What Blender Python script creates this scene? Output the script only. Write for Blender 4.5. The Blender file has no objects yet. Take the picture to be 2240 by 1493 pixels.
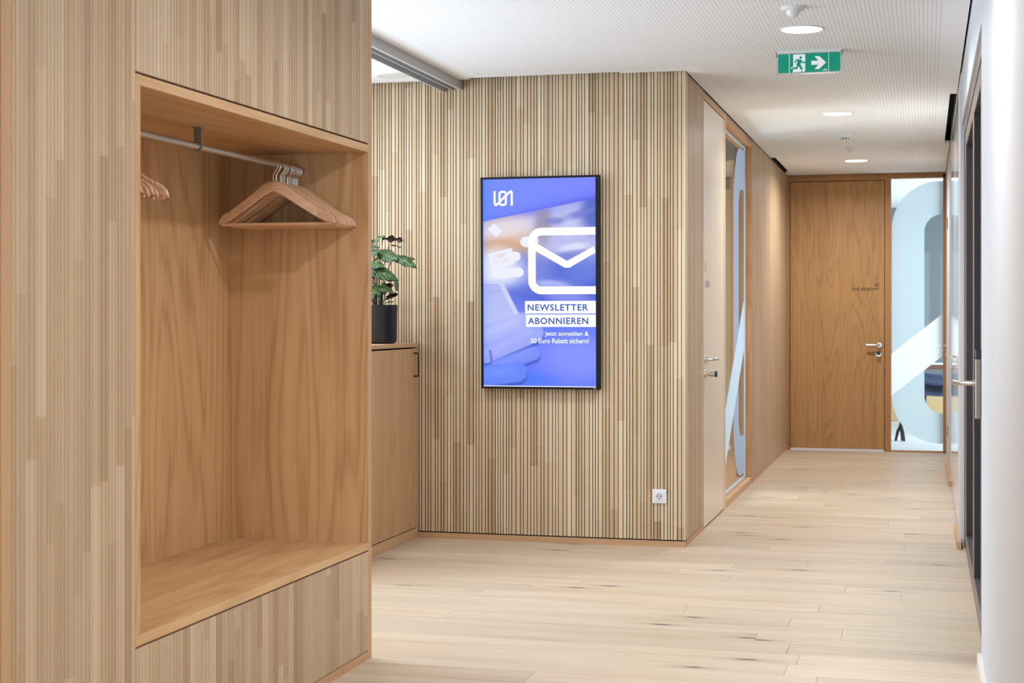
import bpy, bmesh, math, random
import numpy as np
from mathutils import Vector, Matrix

random.seed(7)
scene = bpy.context.scene
COL = scene.collection
R = math.radians
EXPO = 0.20

# ------------------------------------------------------------------ camera
cam_d = bpy.data.cameras.new('camera')
cam = bpy.data.objects.new('camera', cam_d)
COL.objects.link(cam)
cam.location = (0.0, 0.0, 1.32)
cam.rotation_euler = (R(90), 0, math.atan(903 / 3420.0))
cam_d.sensor_width = 36.0
cam_d.lens = 3420.0 * 36.0 / 2240.0
cam_d.shift_y = -54.5 / 2240.0
cam_d.clip_start = 0.05
cam_d.clip_end = 100
cam_d.dof.use_dof = True
cam_d.dof.focus_distance = 7.6
cam_d.dof.aperture_fstop = 5.6
scene.camera = cam

# ------------------------------------------------------------------ world, exposure
w = bpy.data.worlds.new('sky')
scene.world = w
w.use_nodes = True
w.node_tree.nodes['Background'].inputs[0].default_value = (0.80, 0.90, 1.0, 1)
w.node_tree.nodes['Background'].inputs[1].default_value = 1.0
vs = scene.view_settings
vs.view_transform = 'Standard'
vs.look = 'None'
vs.gamma = 1.0
vs.use_curve_mapping = False
vs.exposure = EXPO
scene.cycles.use_denoising = True
scene.cycles.max_bounces = 7
scene.cycles.diffuse_bounces = 3
scene.cycles.glossy_bounces = 3
scene.cycles.use_adaptive_sampling = True
scene.cycles.adaptive_threshold = 0.05
scene.cycles.adaptive_min_samples = 20
scene.cycles.transparent_max_bounces = 16
scene.cycles.sample_clamp_indirect = 6.0
scene.cycles.caustics_reflective = False
scene.cycles.caustics_refractive = False


def area(name, loc, rot, sx, sy, power, color=(1, 1, 1), spread=180, shape='RECTANGLE'):
    d = bpy.data.lights.new(name, 'AREA')
    d.shape = shape
    d.size = sx
    d.size_y = sy
    d.energy = power
    d.color = color
    d.spread = R(spread)
    o = bpy.data.objects.new(name, d)
    COL.objects.link(o)
    o.location = loc
    o.rotation_euler = rot
    return o


# daylight at the windows, plus an added cabinet window and a meeting room fill
P_LEFT, P_BACK, P_FAR, P_SIDE, P_DOWN = 44.0, 62.0, 290.0, 220.0, 26.0
area('daylight_side_window', (-3.62, 6.50, 1.45), (0, R(-90), 0), 2.3, 1.45, P_LEFT, (0.66, 0.83, 1.0), 150)
area('added_cabinet_daylight', (-3.62, 8.02, 1.95), (0, R(-90), 0), 1.25, 1.25, 17.0, (0.72, 0.87, 1.0))  # added light that brightens the left end of the slatted wall
area('daylight_corridor_end', (-0.9, -1.85, 1.55), (R(90), 0, 0), 2.0, 2.2, P_BACK, (0.66, 0.83, 1.0))
area('daylight_far_room', (2.9, 18.6, 1.5), (0, R(90), 0), 2.2, 4.5, P_FAR, (0.86, 0.94, 1.0))
area('meeting_room_fill', (-4.9, 12.4, 1.5), (0, R(-90), 0), 2.0, 3.0, P_SIDE, (0.9, 0.95, 1.0))  # unseen fill added inside the room; no window stands there


# ------------------------------------------------------------------ helpers
def srgb(r, g, b):
    def f(c):
        c = c / 255.0
        return c / 12.92 if c <= 0.04045 else ((c + 0.055) / 1.055) ** 2.4
    return (f(r), f(g), f(b), 1.0)


class NT:
    def __init__(self, name):
        self.m = bpy.data.materials.new(name)
        self.m.use_nodes = True
        self.t = self.m.node_tree
        self.b = self.t.nodes['Principled BSDF']
        self.out = self.t.nodes['Material Output']

    def n(self, typ, **kw):
        nd = self.t.nodes.new(typ)
        for k, v in kw.items():
            setattr(nd, k, v)
        return nd

    def l(self, a, b):
        self.t.links.new(a, b)

    def math(self, op, a, b=None, clamp=False):
        nd = self.n('ShaderNodeMath', operation=op)
        nd.use_clamp = clamp
        for i, v in enumerate((a, b)):
            if v is None:
                continue
            if isinstance(v, (int, float)):
                nd.inputs[i].default_value = v
            else:
                self.l(v, nd.inputs[i])
        return nd.outputs[0]

    def mix(self, fac, a, b, blend='MIX'):
        nd = self.n('ShaderNodeMix', data_type='RGBA', blend_type=blend)
        for idx, v in ((0, fac), (6, a), (7, b)):
            if isinstance(v, (int, float)):
                nd.inputs[idx].default_value = v
            elif isinstance(v, tuple):
                nd.inputs[idx].default_value = v
            else:
                self.l(v, nd.inputs[idx])
        return nd.outputs[2]

    def pos(self, obj=False):
        if obj:
            return self.n('ShaderNodeTexCoord').outputs['Object']
        return self.n('ShaderNodeNewGeometry').outputs['Position']

    def mapped(self, vec, scale, loc=(0, 0, 0)):
        nd = self.n('ShaderNodeMapping')
        nd.inputs['Scale'].default_value = scale
        nd.inputs['Location'].default_value = loc
        self.l(vec, nd.inputs['Vector'])
        return nd.outputs[0]

    def noise(self, vec, scale=1.0, detail=3.0, rough=0.55, dist=0.0):
        nd = self.n('ShaderNodeTexNoise')
        nd.inputs['Scale'].default_value = scale
        nd.inputs['Detail'].default_value = detail
        nd.inputs['Roughness'].default_value = rough
        nd.inputs['Distortion'].default_value = dist
        self.l(vec, nd.inputs['Vector'])
        return nd.outputs['Fac']

    def ramp(self, fac, stops):
        nd = self.n('ShaderNodeValToRGB')
        cr = nd.color_ramp
        while len(cr.elements) < len(stops):
            cr.elements.new(0.5)
        for e, (p, c) in zip(cr.elements, stops):
            e.position = p
            e.color = c
        self.l(fac, nd.inputs[0])
        return nd.outputs[0]

    def bump(self, h, strength=0.2, dist=0.002):
        nd = self.n('ShaderNodeBump')
        nd.inputs['Strength'].default_value = strength
        nd.inputs['Distance'].default_value = dist
        self.l(h, nd.inputs['Height'])
        self.l(nd.outputs[0], self.b.inputs['Normal'])


def plain(name, col, rough=0.5, metal=0.0, noise=0.04, spec=0.5, coat=0.0):
    t = NT(name)
    v = t.noise(t.pos(True), 9.0, 3)
    c = t.mix(v, tuple(x * (1 - noise) for x in col[:3]) + (1,), tuple(min(1, x * (1 + noise)) for x in col[:3]) + (1,))
    t.l(c, t.b.inputs['Base Color'])
    t.b.inputs['Roughness'].default_value = rough
    t.b.inputs['Metallic'].default_value = metal
    t.b.inputs['Specular IOR Level'].default_value = spec
    t.b.inputs['Coat Weight'].default_value = coat
    return t.m


def oak(name, light, dark, along='Z', rough=0.45, fig=0.5, fscale=1.0, obj=False, per_object=0.0, coat=0.0, spec=0.4, fine=0.35):
    """veneer: fine grain streaks plus a slow figure, both running along one axis"""
    t = NT(name)
    p = t.pos(obj)
    a = {'X': 0, 'Y': 1, 'Z': 2}[along]

    def sc(ac, al):
        s = [ac, ac, ac]
        s[a] = al
        return tuple(s)
    if per_object:
        oi = t.n('ShaderNodeObjectInfo')
        off = t.n('ShaderNodeVectorMath', operation='ADD')
        cmb = t.n('ShaderNodeCombineXYZ')
        k = t.math('MULTIPLY', oi.outputs['Random'], 37.0)
        for i in range(3):
            t.l(k, cmb.inputs[i])
        t.l(p, off.inputs[0])
        t.l(cmb.outputs[0], off.inputs[1])
        p = off.outputs[0]
    # cathedral figure: contour lines of a stretched noise
    f = t.noise(t.mapped(p, sc(3.2 * fscale, 0.33 * fscale)), 1.0, 2.0, 0.45, 0.3)
    rings = t.math('SINE', t.math('MULTIPLY', t.math('ADD', f, t.math('MULTIPLY', t.noise(t.mapped(p, sc(40.0, 0.8)), 1.0, 1.0), 0.05)), 88.0))
    rings = t.math('MULTIPLY_ADD', rings, 0.5)
    t.t.nodes[-1].inputs[2].default_value = 0.5
    rings = t.math('POWER', rings, 2.6)
    streak = t.noise(t.mapped(p, sc(190.0, 2.6)), 1.0, 2.0, 0.6)
    slow = t.noise(t.mapped(p, sc(9.0, 0.25)), 1.0, 2.0, 0.5)
    v = t.math('ADD', t.math('MULTIPLY', rings, 0.33 * fig), t.math('MULTIPLY', slow, 0.6))
    v = t.math('ADD', v, t.math('MULTIPLY', t.math('SUBTRACT', streak, 0.5), fine))
    col = t.ramp(v, [(0.15, light), (0.85, dark)])
    if per_object:
        g = t.math('MULTIPLY_ADD', oi.outputs['Random'], 2 * per_object)
        t.t.nodes[-1].inputs[2].default_value = 1.0 - per_object
        cc = t.n('ShaderNodeCombineColor')
        for i in range(3):
            t.l(g, cc.inputs[i])
        col = t.mix(1.0, col, cc.outputs[0], 'MULTIPLY')
    t.l(col, t.b.inputs['Base Color'])
    t.b.inputs['Roughness'].default_value = rough
    t.b.inputs['Specular IOR Level'].default_value = spec
    t.b.inputs['Coat Weight'].default_value = coat
    return t.m


def lamella(name, axis, tones, width=0.043, length=0.85, rough=0.5):
    """solid-wood lamellas glued side by side: each strip has its own tone, butt-jointed along Z"""
    t = NT(name)
    p = t.pos()
    s = t.n('ShaderNodeSeparateXYZ')
    t.l(p, s.inputs[0])
    u = s.outputs[axis]
    cell = t.math('FLOOR', t.math('DIVIDE', u, width))
    w1 = t.n('ShaderNodeTexWhiteNoise', noise_dimensions='1D')
    t.l(cell, w1.inputs['W'])
    zz = t.math('ADD', t.math('DIVIDE', s.outputs[2], length), t.math('MULTIPLY', w1.outputs['Value'], 7.0))
    zc = t.math('FLOOR', zz)
    cb = t.n('ShaderNodeCombineXYZ')
    t.l(cell, cb.inputs[0])
    t.l(zc, cb.inputs[1])
    w2 = t.n('ShaderNodeTexWhiteNoise', noise_dimensions='2D')
    t.l(cb.outputs[0], w2.inputs['Vector'])
    n = len(tones)
    col = t.ramp(w2.outputs['Value'], [(i / (n - 1), c) for i, c in enumerate(tones)])
    off = t.n('ShaderNodeVectorMath', operation='ADD')
    t.l(p, off.inputs[0])
    sc = t.n('ShaderNodeVectorMath', operation='SCALE')
    t.l(w2.outputs['Color'], sc.inputs[0])
    sc.inputs['Scale'].default_value = 5.0
    t.l(sc.outputs[0], off.inputs[1])
    g = t.noise(t.mapped(off.outputs[0], (170, 170, 3.0)), 1.0, 3.0, 0.6)
    g2 = t.noise(t.mapped(off.outputs[0], (30, 30, 1.0)), 1.0, 2.0, 0.5)
    gg = t.math('ADD', t.math('MULTIPLY', g, 0.22), t.math('MULTIPLY', g2, 0.18))
    gg = t.math('ADD', gg, 0.80)
    cc = t.n('ShaderNodeCombineColor')
    for i in range(3):
        t.l(gg, cc.inputs[i])
    col = t.mix(1.0, col, cc.outputs[0], 'MULTIPLY')
    t.l(col, t.b.inputs['Base Color'])
    t.b.inputs['Roughness'].default_value = rough
    t.b.inputs['Specular IOR Level'].default_value = 0.35
    return t.m


def glass(name, tint=(0.93, 0.97, 0.96, 1), gloss=1.0, rough=0.02):
    t = NT(name)
    t.t.nodes.remove(t.b)
    tr = t.n('ShaderNodeBsdfTransparent')
    tr.inputs[0].default_value = tint
    gl = t.n('ShaderNodeBsdfGlossy')
    gl.inputs['Roughness'].default_value = rough
    fr = t.n('ShaderNodeFresnel')
    fr.inputs[0].default_value = 1.45
    mx = t.n('ShaderNodeMixShader')
    t.l(t.math('MULTIPLY', fr.outputs[0], gloss), mx.inputs[0])
    t.l(tr.outputs[0], mx.inputs[1])
    t.l(gl.outputs[0], mx.inputs[2])
    t.l(mx.outputs[0], t.out.inputs[0])
    return t.m


def film(name, col, clear=0.15):
    """frosted adhesive film on glass"""
    t = NT(name)
    t.t.nodes.remove(t.b)
    n = t.noise(t.pos(True), 60.0, 2)
    c = t.mix(n, tuple(x * 0.96 for x in col[:3]) + (1,), col)
    tl = t.n('ShaderNodeBsdfTranslucent')
    df = t.n('ShaderNodeBsdfDiffuse')
    t.l(c, tl.inputs[0])
    t.l(c, df.inputs[0])
    m1 = t.n('ShaderNodeMixShader')
    m1.inputs[0].default_value = 0.25
    t.l(tl.outputs[0], m1.inputs[1])
    t.l(df.outputs[0], m1.inputs[2])
    tr = t.n('ShaderNodeBsdfTransparent')
    m2 = t.n('ShaderNodeMixShader')
    m2.inputs[0].default_value = clear
    t.l(m1.outputs[0], m2.inputs[1])
    t.l(tr.outputs[0], m2.inputs[2])
    t.l(m2.outputs[0], t.out.inputs[0])
    return t.m


def emit(name, col, strength):
    t = NT(name)
    n = t.noise(t.pos(True), 3.0, 1)
    c = t.mix(n, tuple(x * 0.985 for x in col[:3]) + (1,), col)
    t.l(c, t.b.inputs['Emission Color'])
    t.b.inputs['Base Color'].default_value = (0.01, 0.01, 0.01, 1)
    t.b.inputs['Emission Strength'].default_value = strength
    t.b.inputs['Roughness'].default_value = 0.6
    t.b.inputs['Specular IOR Level'].default_value = 0.2
    return t.m


# ---- mesh helpers
def mesh_obj(name, verts, faces, mat, parent=None, smooth=False):
    me = bpy.data.meshes.new(name)
    me.from_pydata([tuple(v) for v in verts], [], faces)
    me.update()
    if smooth:
        for p in me.polygons:
            p.use_smooth = True
    return link(name, me, mat, parent)


def link(name, me, mat, parent=None):
    if mat is not None:
        ms = mat if isinstance(mat, (list, tuple)) else [mat]
        for m in ms:
            me.materials.append(m)
    o = bpy.data.objects.new(name, me)
    COL.objects.link(o)
    if parent is not None:
        attach(o, parent)
    return o


def world_loc(o):
    v = Vector((0, 0, 0))
    while o is not None:
        v += o.location
        o = o.parent
    return v


def attach(o, parent):
    """parents whose chain is only translated: keep the child's coordinates in world space"""
    o.parent = parent
    o.matrix_parent_inverse = Matrix.Translation(-world_loc_inv(parent))


def world_loc_inv(p):
    # accumulated translation of a parent whose own inverse may already cancel its parents
    v = p.location.copy()
    if p.parent is not None:
        v += p.matrix_parent_inverse.translation + world_loc_inv(p.parent)
    return v


def bm_obj(name, bm, mat, parent=None, smooth=False, recalc=True):
    if recalc:
        bmesh.ops.recalc_face_normals(bm, faces=bm.faces)
    me = bpy.data.meshes.new(name)
    bm.to_mesh(me)
    bm.free()
    if smooth:
        for p in me.polygons:
            p.use_smooth = True
        try:
            me.set_sharp_from_angle(angle=R(35))
        except Exception:
            pass
    return link(name, me, mat, parent)


def add_box(bm, x0, x1, y0, y1, z0, z1, bevel=0.0):
    vs_ = [bm.verts.new(c) for c in ((x0, y0, z0), (x1, y0, z0), (x1, y1, z0), (x0, y1, z0),
                                     (x0, y0, z1), (x1, y0, z1), (x1, y1, z1), (x0, y1, z1))]
    fs = [bm.faces.new([vs_[i] for i in f]) for f in ((0, 3, 2, 1), (4, 5, 6, 7), (0, 1, 5, 4), (1, 2, 6, 5), (2, 3, 7, 6), (3, 0, 4, 7))]
    if bevel:
        es = list({e for f in fs for e in f.edges})
        bmesh.ops.bevel(bm, geom=es, offset=bevel, segments=1, affect='EDGES', profile=0.5)
    return vs_


def box(name, x0, x1, y0, y1, z0, z1, mat, parent=None, bevel=0.0):
    bm = bmesh.new()
    add_box(bm, min(x0, x1), max(x0, x1), min(y0, y1), max(y0, y1), min(z0, z1), max(z0, z1), bevel)
    return bm_obj(name, bm, mat, parent)


def boxes(name, lst, mat, parent=None, bevel=0.0):
    bm = bmesh.new()
    for b in lst:
        add_box(bm, *b, bevel)
    return bm_obj(name, bm, mat, parent)


def frame_of(d):
    d = d.normalized()
    up = Vector((0, 0, 1)) if abs(d.z) < 0.9 else Vector((1, 0, 0))
    a = d.cross(up).normalized()
    return a, a.cross(d).normalized()


def add_tube(bm, pts, r, seg=10, cap=True):
    pts = [Vector(p) for p in pts]
    rs = r if isinstance(r, (list, tuple)) else [r] * len(pts)
    rings = []
    a = None
    for i, p in enumerate(pts):
        d = (pts[min(i + 1, len(pts) - 1)] - pts[max(i - 1, 0)]).normalized()
        if a is None:
            a, b = frame_of(d)
        else:
            a = (a - d * a.dot(d)).normalized()
            b = a.cross(d).normalized()
        rings.append([bm.verts.new(p + a * rs[i] * math.cos(k * 2 * math.pi / seg) + b * rs[i] * math.sin(k * 2 * math.pi / seg)) for k in range(seg)])
    for i in range(len(rings) - 1):
        for k in range(seg):
            bm.faces.new((rings[i][k], rings[i][(k + 1) % seg], rings[i + 1][(k + 1) % seg], rings[i + 1][k]))
    if cap:
        bm.faces.new(rings[0])
        bm.faces.new(list(reversed(rings[-1])))


def tube(name, pts, r, mat, parent=None, seg=10):
    bm = bmesh.new()
    add_tube(bm, pts, r, seg)
    return bm_obj(name, bm, mat, parent, True)


def lathe(name, c, prof, mat, parent=None, seg=32, axis='Z'):
    bm = bmesh.new()
    rings = []
    for (r, h) in prof:
        ring = []
        for k in range(seg):
            t = k * 2 * math.pi / seg
            if axis == 'Z':
                co = (c[0] + r * math.cos(t), c[1] + r * math.sin(t), c[2] + h)
            elif axis == 'X':
                co = (c[0] + h, c[1] + r * math.cos(t), c[2] + r * math.sin(t))
            else:
                co = (c[0] + r * math.cos(t), c[1] + h, c[2] + r * math.sin(t))
            ring.append(bm.verts.new(co))
        rings.append(ring)
    for i in range(len(rings) - 1):
        for k in range(seg):
            bm.faces.new((rings[i][k], rings[i][(k + 1) % seg], rings[i + 1][(k + 1) % seg], rings[i + 1][k]))
    bm.faces.new(rings[0])
    bm.faces.new(rings[-1])
    return bm_obj(name, bm, mat, parent, True)


def extrude_poly(name, pts, z0, z1, mat, parent=None):
    """plan outline to a slab"""
    n = len(pts)
    v = [(x, y, z0) for x, y in pts] + [(x, y, z1) for x, y in pts]
    f = [list(range(n - 1, -1, -1)), list(range(n, 2 * n))] + [[i, (i + 1) % n, n + (i + 1) % n, n + i] for i in range(n)]
    bm = bmesh.new()
    vv = [bm.verts.new(c) for c in v]
    for q in f:
        bm.faces.new([vv[i] for i in q])
    bm.normal_update()
    bmesh.ops.triangulate(bm, faces=[fc for fc in bm.faces if len(fc.verts) > 4])
    return bm_obj(name, bm, mat, parent)


def tag(o, label, cat=None, group=None, kind=None):
    o['label'] = label
    if cat:
        o['category'] = cat
    if group:
        o['group'] = group
    if kind:
        o['kind'] = kind
    return o


def empty(name, loc):
    o = bpy.data.objects.new(name, None)
    COL.objects.link(o)
    o.location = loc
    o.empty_display_size = 0.1
    return o


def text_mesh(body, bold=0.0, spacing=1.0):
    cu = bpy.data.curves.new('lettering', 'FONT')
    cu.body = body
    cu.offset = bold
    cu.space_character = spacing
    cu.resolution_u = 4
    ob = bpy.data.objects.new('lettering', cu)
    COL.objects.link(ob)
    dg = bpy.context.evaluated_depsgraph_get()
    me = bpy.data.meshes.new_from_object(ob.evaluated_get(dg))
    bpy.data.objects.remove(ob)
    co = np.array([v.co[:] for v in me.vertices])
    fc = [list(p.vertices) for p in me.polygons]
    bpy.data.meshes.remove(me)
    return co[:, :2], fc


def lettering(name, body, fit, place, mat, parent, bold=0.0, spacing=1.0, keep_height=None):
    """fit=(u0,u1,v0,v1) box in the surface's own metres; place(u,v)->world point"""
    co, fc = text_mesh(body, bold, spacing)
    mn, mx = co.min(0), co.max(0)
    u = fit[0] + (co[:, 0] - mn[0]) / (mx[0] - mn[0]) * (fit[1] - fit[0])
    v = fit[2] + (co[:, 1] - mn[1]) / (mx[1] - mn[1]) * (fit[3] - fit[2])
    return mesh_obj(name, [place(a, b) for a, b in zip(u, v)], fc, mat, parent)


def stroke2d(pts, w, closed=False, cap=False, seg=6):
    """flat ribbon along a 2D polyline -> verts, faces"""
    P = [Vector(p) for p in pts]
    n = len(P)
    V, F = [], []
    for i in range(n):
        if closed:
            d0, d1 = (P[i] - P[i - 1]).normalized(), (P[(i + 1) % n] - P[i]).normalized()
        else:
            d0 = (P[i] - P[i - 1]).normalized() if i else (P[1] - P[0]).normalized()
            d1 = (P[i + 1] - P[i]).normalized() if i < n - 1 else d0
        nn = Vector((-(d0.y + d1.y), d0.x + d1.x))
        nn.normalize()
        c = max(0.35, nn.dot(Vector((-d0.y, d0.x))))
        V += [P[i] + nn * w / 2 / c, P[i] - nn * w / 2 / c]
    m = n if closed else n - 1
    for i in range(m):
        j = (i + 1) % n
        F.append((2 * i, 2 * i + 1, 2 * j + 1, 2 * j))
    return [(v.x, v.y) for v in V], F


def arc2d(cx, cy, r, a0, a1, n=8):
    return [(cx + r * math.cos(R(a0 + (a1 - a0) * i / n)), cy + r * math.sin(R(a0 + (a1 - a0) * i / n))) for i in range(n + 1)]


# ------------------------------------------------------------------ materials
M = {}
slat_tones = [srgb(217, 193, 160), srgb(204, 175, 140), srgb(213, 188, 153), srgb(222, 200, 168), srgb(209, 183, 147), srgb(184, 151, 114), srgb(216, 192, 158)]
M['slat_x'] = lamella('oak_lamella_wall', 0, slat_tones)
ward_tones = [srgb(204, 176, 144), srgb(193, 162, 128), srgb(201, 172, 139), srgb(214, 188, 158), srgb(198, 168, 134), srgb(180, 148, 115), srgb(206, 179, 148)]
M['slat_y'] = lamella('oak_lamella_wardrobe', 1, ward_tones)
M['slat_base'] = plain('oak_groove_base', srgb(158, 116, 84), 0.7)
M['core'] = plain('groove_shade_core', srgb(33, 29, 18), 0.85)  # near-black slat sides put the groove shade into the colour
M['veneer'] = oak('oak_veneer_niche', srgb(222, 179, 130), srgb(176, 124, 76), 'Z', 0.42, 0.75)
M['veneer_y'] = oak('oak_veneer_seat', srgb(220, 178, 130), srgb(174, 124, 77), 'Y', 0.40, 0.6, 1.0)
M['veneer_x'] = oak('oak_veneer_cross', srgb(214, 168, 120), srgb(176, 126, 80), 'X', 0.42, 0.5)
M['trim'] = oak('oak_trim', srgb(208, 164, 124), srgb(186, 142, 102), 'Z', 0.45, 0.25)
M['trim_y'] = oak('oak_trim_run', srgb(208, 164, 124), srgb(186, 142, 102), 'Y', 0.45, 0.25)
M['trim_x'] = oak('oak_trim_cross', srgb(204, 162, 122), srgb(180, 136, 96), 'X', 0.45, 0.25)
M['cab'] = oak('oak_decor_cabinet', srgb(214, 176, 134), srgb(176, 132, 90), 'Z', 0.5, 0.6, 1.2)
M['cab_y'] = oak('oak_decor_cabinet_top', srgb(214, 176, 134), srgb(180, 138, 96), 'Y', 0.5, 0.5)
M['wall_oak'] = lamella('oak_lamella_corridor', 1, [srgb(198, 166, 132), srgb(184, 150, 116), srgb(204, 174, 140), srgb(191, 158, 122)], 0.06, 1.3, 0.42)
M['door_light'] = oak('oak_door_pale', srgb(230, 208, 182), srgb(212, 184, 154), 'Z', 0.30, 0.3, 1.0, spec=0.8, coat=1.0)
M['door_light'].node_tree.nodes['Principled BSDF'].inputs['Coat Roughness'].default_value = 0.32
M['door_far'] = oak('oak_door_far', srgb(192, 146, 94), srgb(158, 112, 64), 'Z', 0.5, 0.8, 1.4)
M['frame_far'] = oak('oak_frame_far', srgb(182, 132, 84), srgb(152, 104, 62), 'Z', 0.5, 0.3)
M['reveal'] = oak('oak_reveal', srgb(204, 156, 110), srgb(170, 118, 76), 'Z', 0.45, 0.6)
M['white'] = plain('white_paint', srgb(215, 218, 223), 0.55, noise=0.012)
M['white_base'] = plain('white_skirting', srgb(226, 216, 206), 0.5)
M['gloss_white'] = plain('white_gloss_lacquer', srgb(224, 224, 226), 0.10, noise=0.01, spec=0.8, coat=0.4)
M['plastic'] = plain('white_plastic', srgb(232, 232, 232), 0.35, noise=0.01)
M['black'] = plain('black_satin', srgb(26, 26, 27), 0.35)
M['tv_black'] = plain('black_bezel', srgb(20, 21, 24), 0.55, spec=0.2)
M['steel'] = plain('brushed_steel', srgb(206, 200, 194), 0.26, 1.0)
M['plate'] = plain('satin_nickel_plate', srgb(150, 142, 130), 0.5, 0.8)
M['chrome'] = plain('bright_steel', srgb(225, 225, 225), 0.14, 1.0)
M['alu'] = plain('anodised_aluminium', srgb(190, 188, 186), 0.45, 0.0)
M['alu_dark'] = plain('track_channel', srgb(118, 122, 128), 0.5, 0.0)
M['rod'] = plain('satin_rod', srgb(196, 192, 188), 0.32, 0.85)
M['bracket'] = plain('grey_bracket', srgb(150, 142, 140), 0.45, 0.5)
M['bronze'] = plain('bronze_frame', srgb(126, 112, 106), 0.4, 0.3)
M['bronze_dark'] = plain('dark_reveal', srgb(54, 50, 50), 0.5)
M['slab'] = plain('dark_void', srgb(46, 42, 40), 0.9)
M['glass'] = glass('window_glass')
M['glass_soft'] = glass('coated_window_glass', (0.95, 0.98, 0.96, 1), 0.35)
M['glass_dark'] = glass('dark_tinted_glass', (0.12, 0.12, 0.13, 1))
M['film'] = film('frosted_film', (0.66, 0.76, 0.82, 1), 0.06)
M['film_white'] = film('white_film', (0.96, 0.98, 1.0, 1), 0.0)
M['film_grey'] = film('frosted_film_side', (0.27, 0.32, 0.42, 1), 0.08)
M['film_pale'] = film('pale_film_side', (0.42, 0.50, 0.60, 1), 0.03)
M['hanger'] = oak('beech_hanger', srgb(222, 178, 140), srgb(188, 136, 98), 'X', 0.35, 0.5, 4.0, obj=True, per_object=0.06)
M['olive'] = plain('olive_wall', srgb(176, 172, 142), 0.7)
M['band'] = plain('green_grey_band', srgb(120, 126, 104), 0.6)
M['room_white'] = plain('far_room_white', srgb(226, 232, 236), 0.7)
M['room_grey'] = plain('far_room_grey', srgb(104, 112, 118), 0.7)
M['room_floor'] = plain('far_room_floor', srgb(214, 214, 218), 0.4)
M['navy'] = plain('navy_upholstery', srgb(52, 66, 98), 0.6)
M['tan'] = plain('tan_board', srgb(206, 178, 132), 0.6)
M['brown'] = plain('brown_table_edge', srgb(120, 84, 66), 0.5)
M['green_sign'] = emit('sign_green', srgb(0, 150, 122), 0.72)
M['white_sign'] = emit('sign_white', srgb(240, 245, 245), 0.72)
M['acrylic'] = glass('acrylic_edge', (0.93, 0.95, 0.96, 1), 0.6, 0.3)
M['ink'] = plain('dark_lettering', srgb(70, 48, 34), 0.6)
M['ink_pale'] = plain('grey_lettering', srgb(140, 150, 168), 0.6)
M['soil'] = plain('potting_soil', srgb(48, 36, 28), 0.9)
M['stem'] = plain('leaf_stalk', srgb(70, 62, 44), 0.5)
M['pot'] = plain('black_pot_glaze', srgb(24, 26, 31), 0.34)
M['cyan'] = plain('cyan_reader_ring', srgb(70, 190, 200), 0.3)
M['lamp'] = emit('lamp_diffuser', (1.0, 0.97, 0.93, 1), 7.0)


def ceiling_mat(name, dots=False):
    t = NT(name)
    p = t.pos()
    s = t.n('ShaderNodeSeparateXYZ')
    t.l(p, s.inputs[0])
    x, y = s.outputs[0], s.outputs[1]
    fx = t.math('FRACT', t.math('DIVIDE', t.math('ADD', x, 10.0), 0.0195))
    fy = t.math('FRACT', t.math('DIVIDE', t.math('ADD', y, 20.0), 0.0195 if dots else 0.0125))
    dx = t.math('ABSOLUTE', t.math('SUBTRACT', fx, 0.5))
    dy = t.math('ABSOLUTE', t.math('SUBTRACT', fy, 0.5))
    mk = t.math('MULTIPLY', t.math('LESS_THAN', dx, 0.10), t.math('LESS_THAN', dy, 0.2 if dots else 0.34))
    # plain margins around the perforated field
    mk = t.math('MULTIPLY', mk, t.math('LESS_THAN', x, 0.085))
    if not dots:
        foyer = t.math('MULTIPLY', t.math('GREATER_THAN', x, -2.52), t.math('LESS_THAN', y, 8.74))
        corr = t.math('GREATER_THAN', x, -1.22)
        mk = t.math('MULTIPLY', mk, t.math('MAXIMUM', foyer, corr))
    v = t.noise(p, 0.8, 2)
    base = t.mix(v, srgb(245, 245, 245), srgb(249, 249, 249))
    col = t.mix(t.math('MULTIPLY', mk, 0.42), base, srgb(120, 118, 116))
    t.l(col, t.b.inputs['Base Color'])
    t.b.inputs['Roughness'].default_value = 0.8
    t.b.inputs['Specular IOR Level'].default_value = 0.2
    return t.m


M['ceil'] = ceiling_mat('perforated_ceiling_board')
M['ceil_dots'] = ceiling_mat('dotted_ceiling_board', True)


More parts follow.
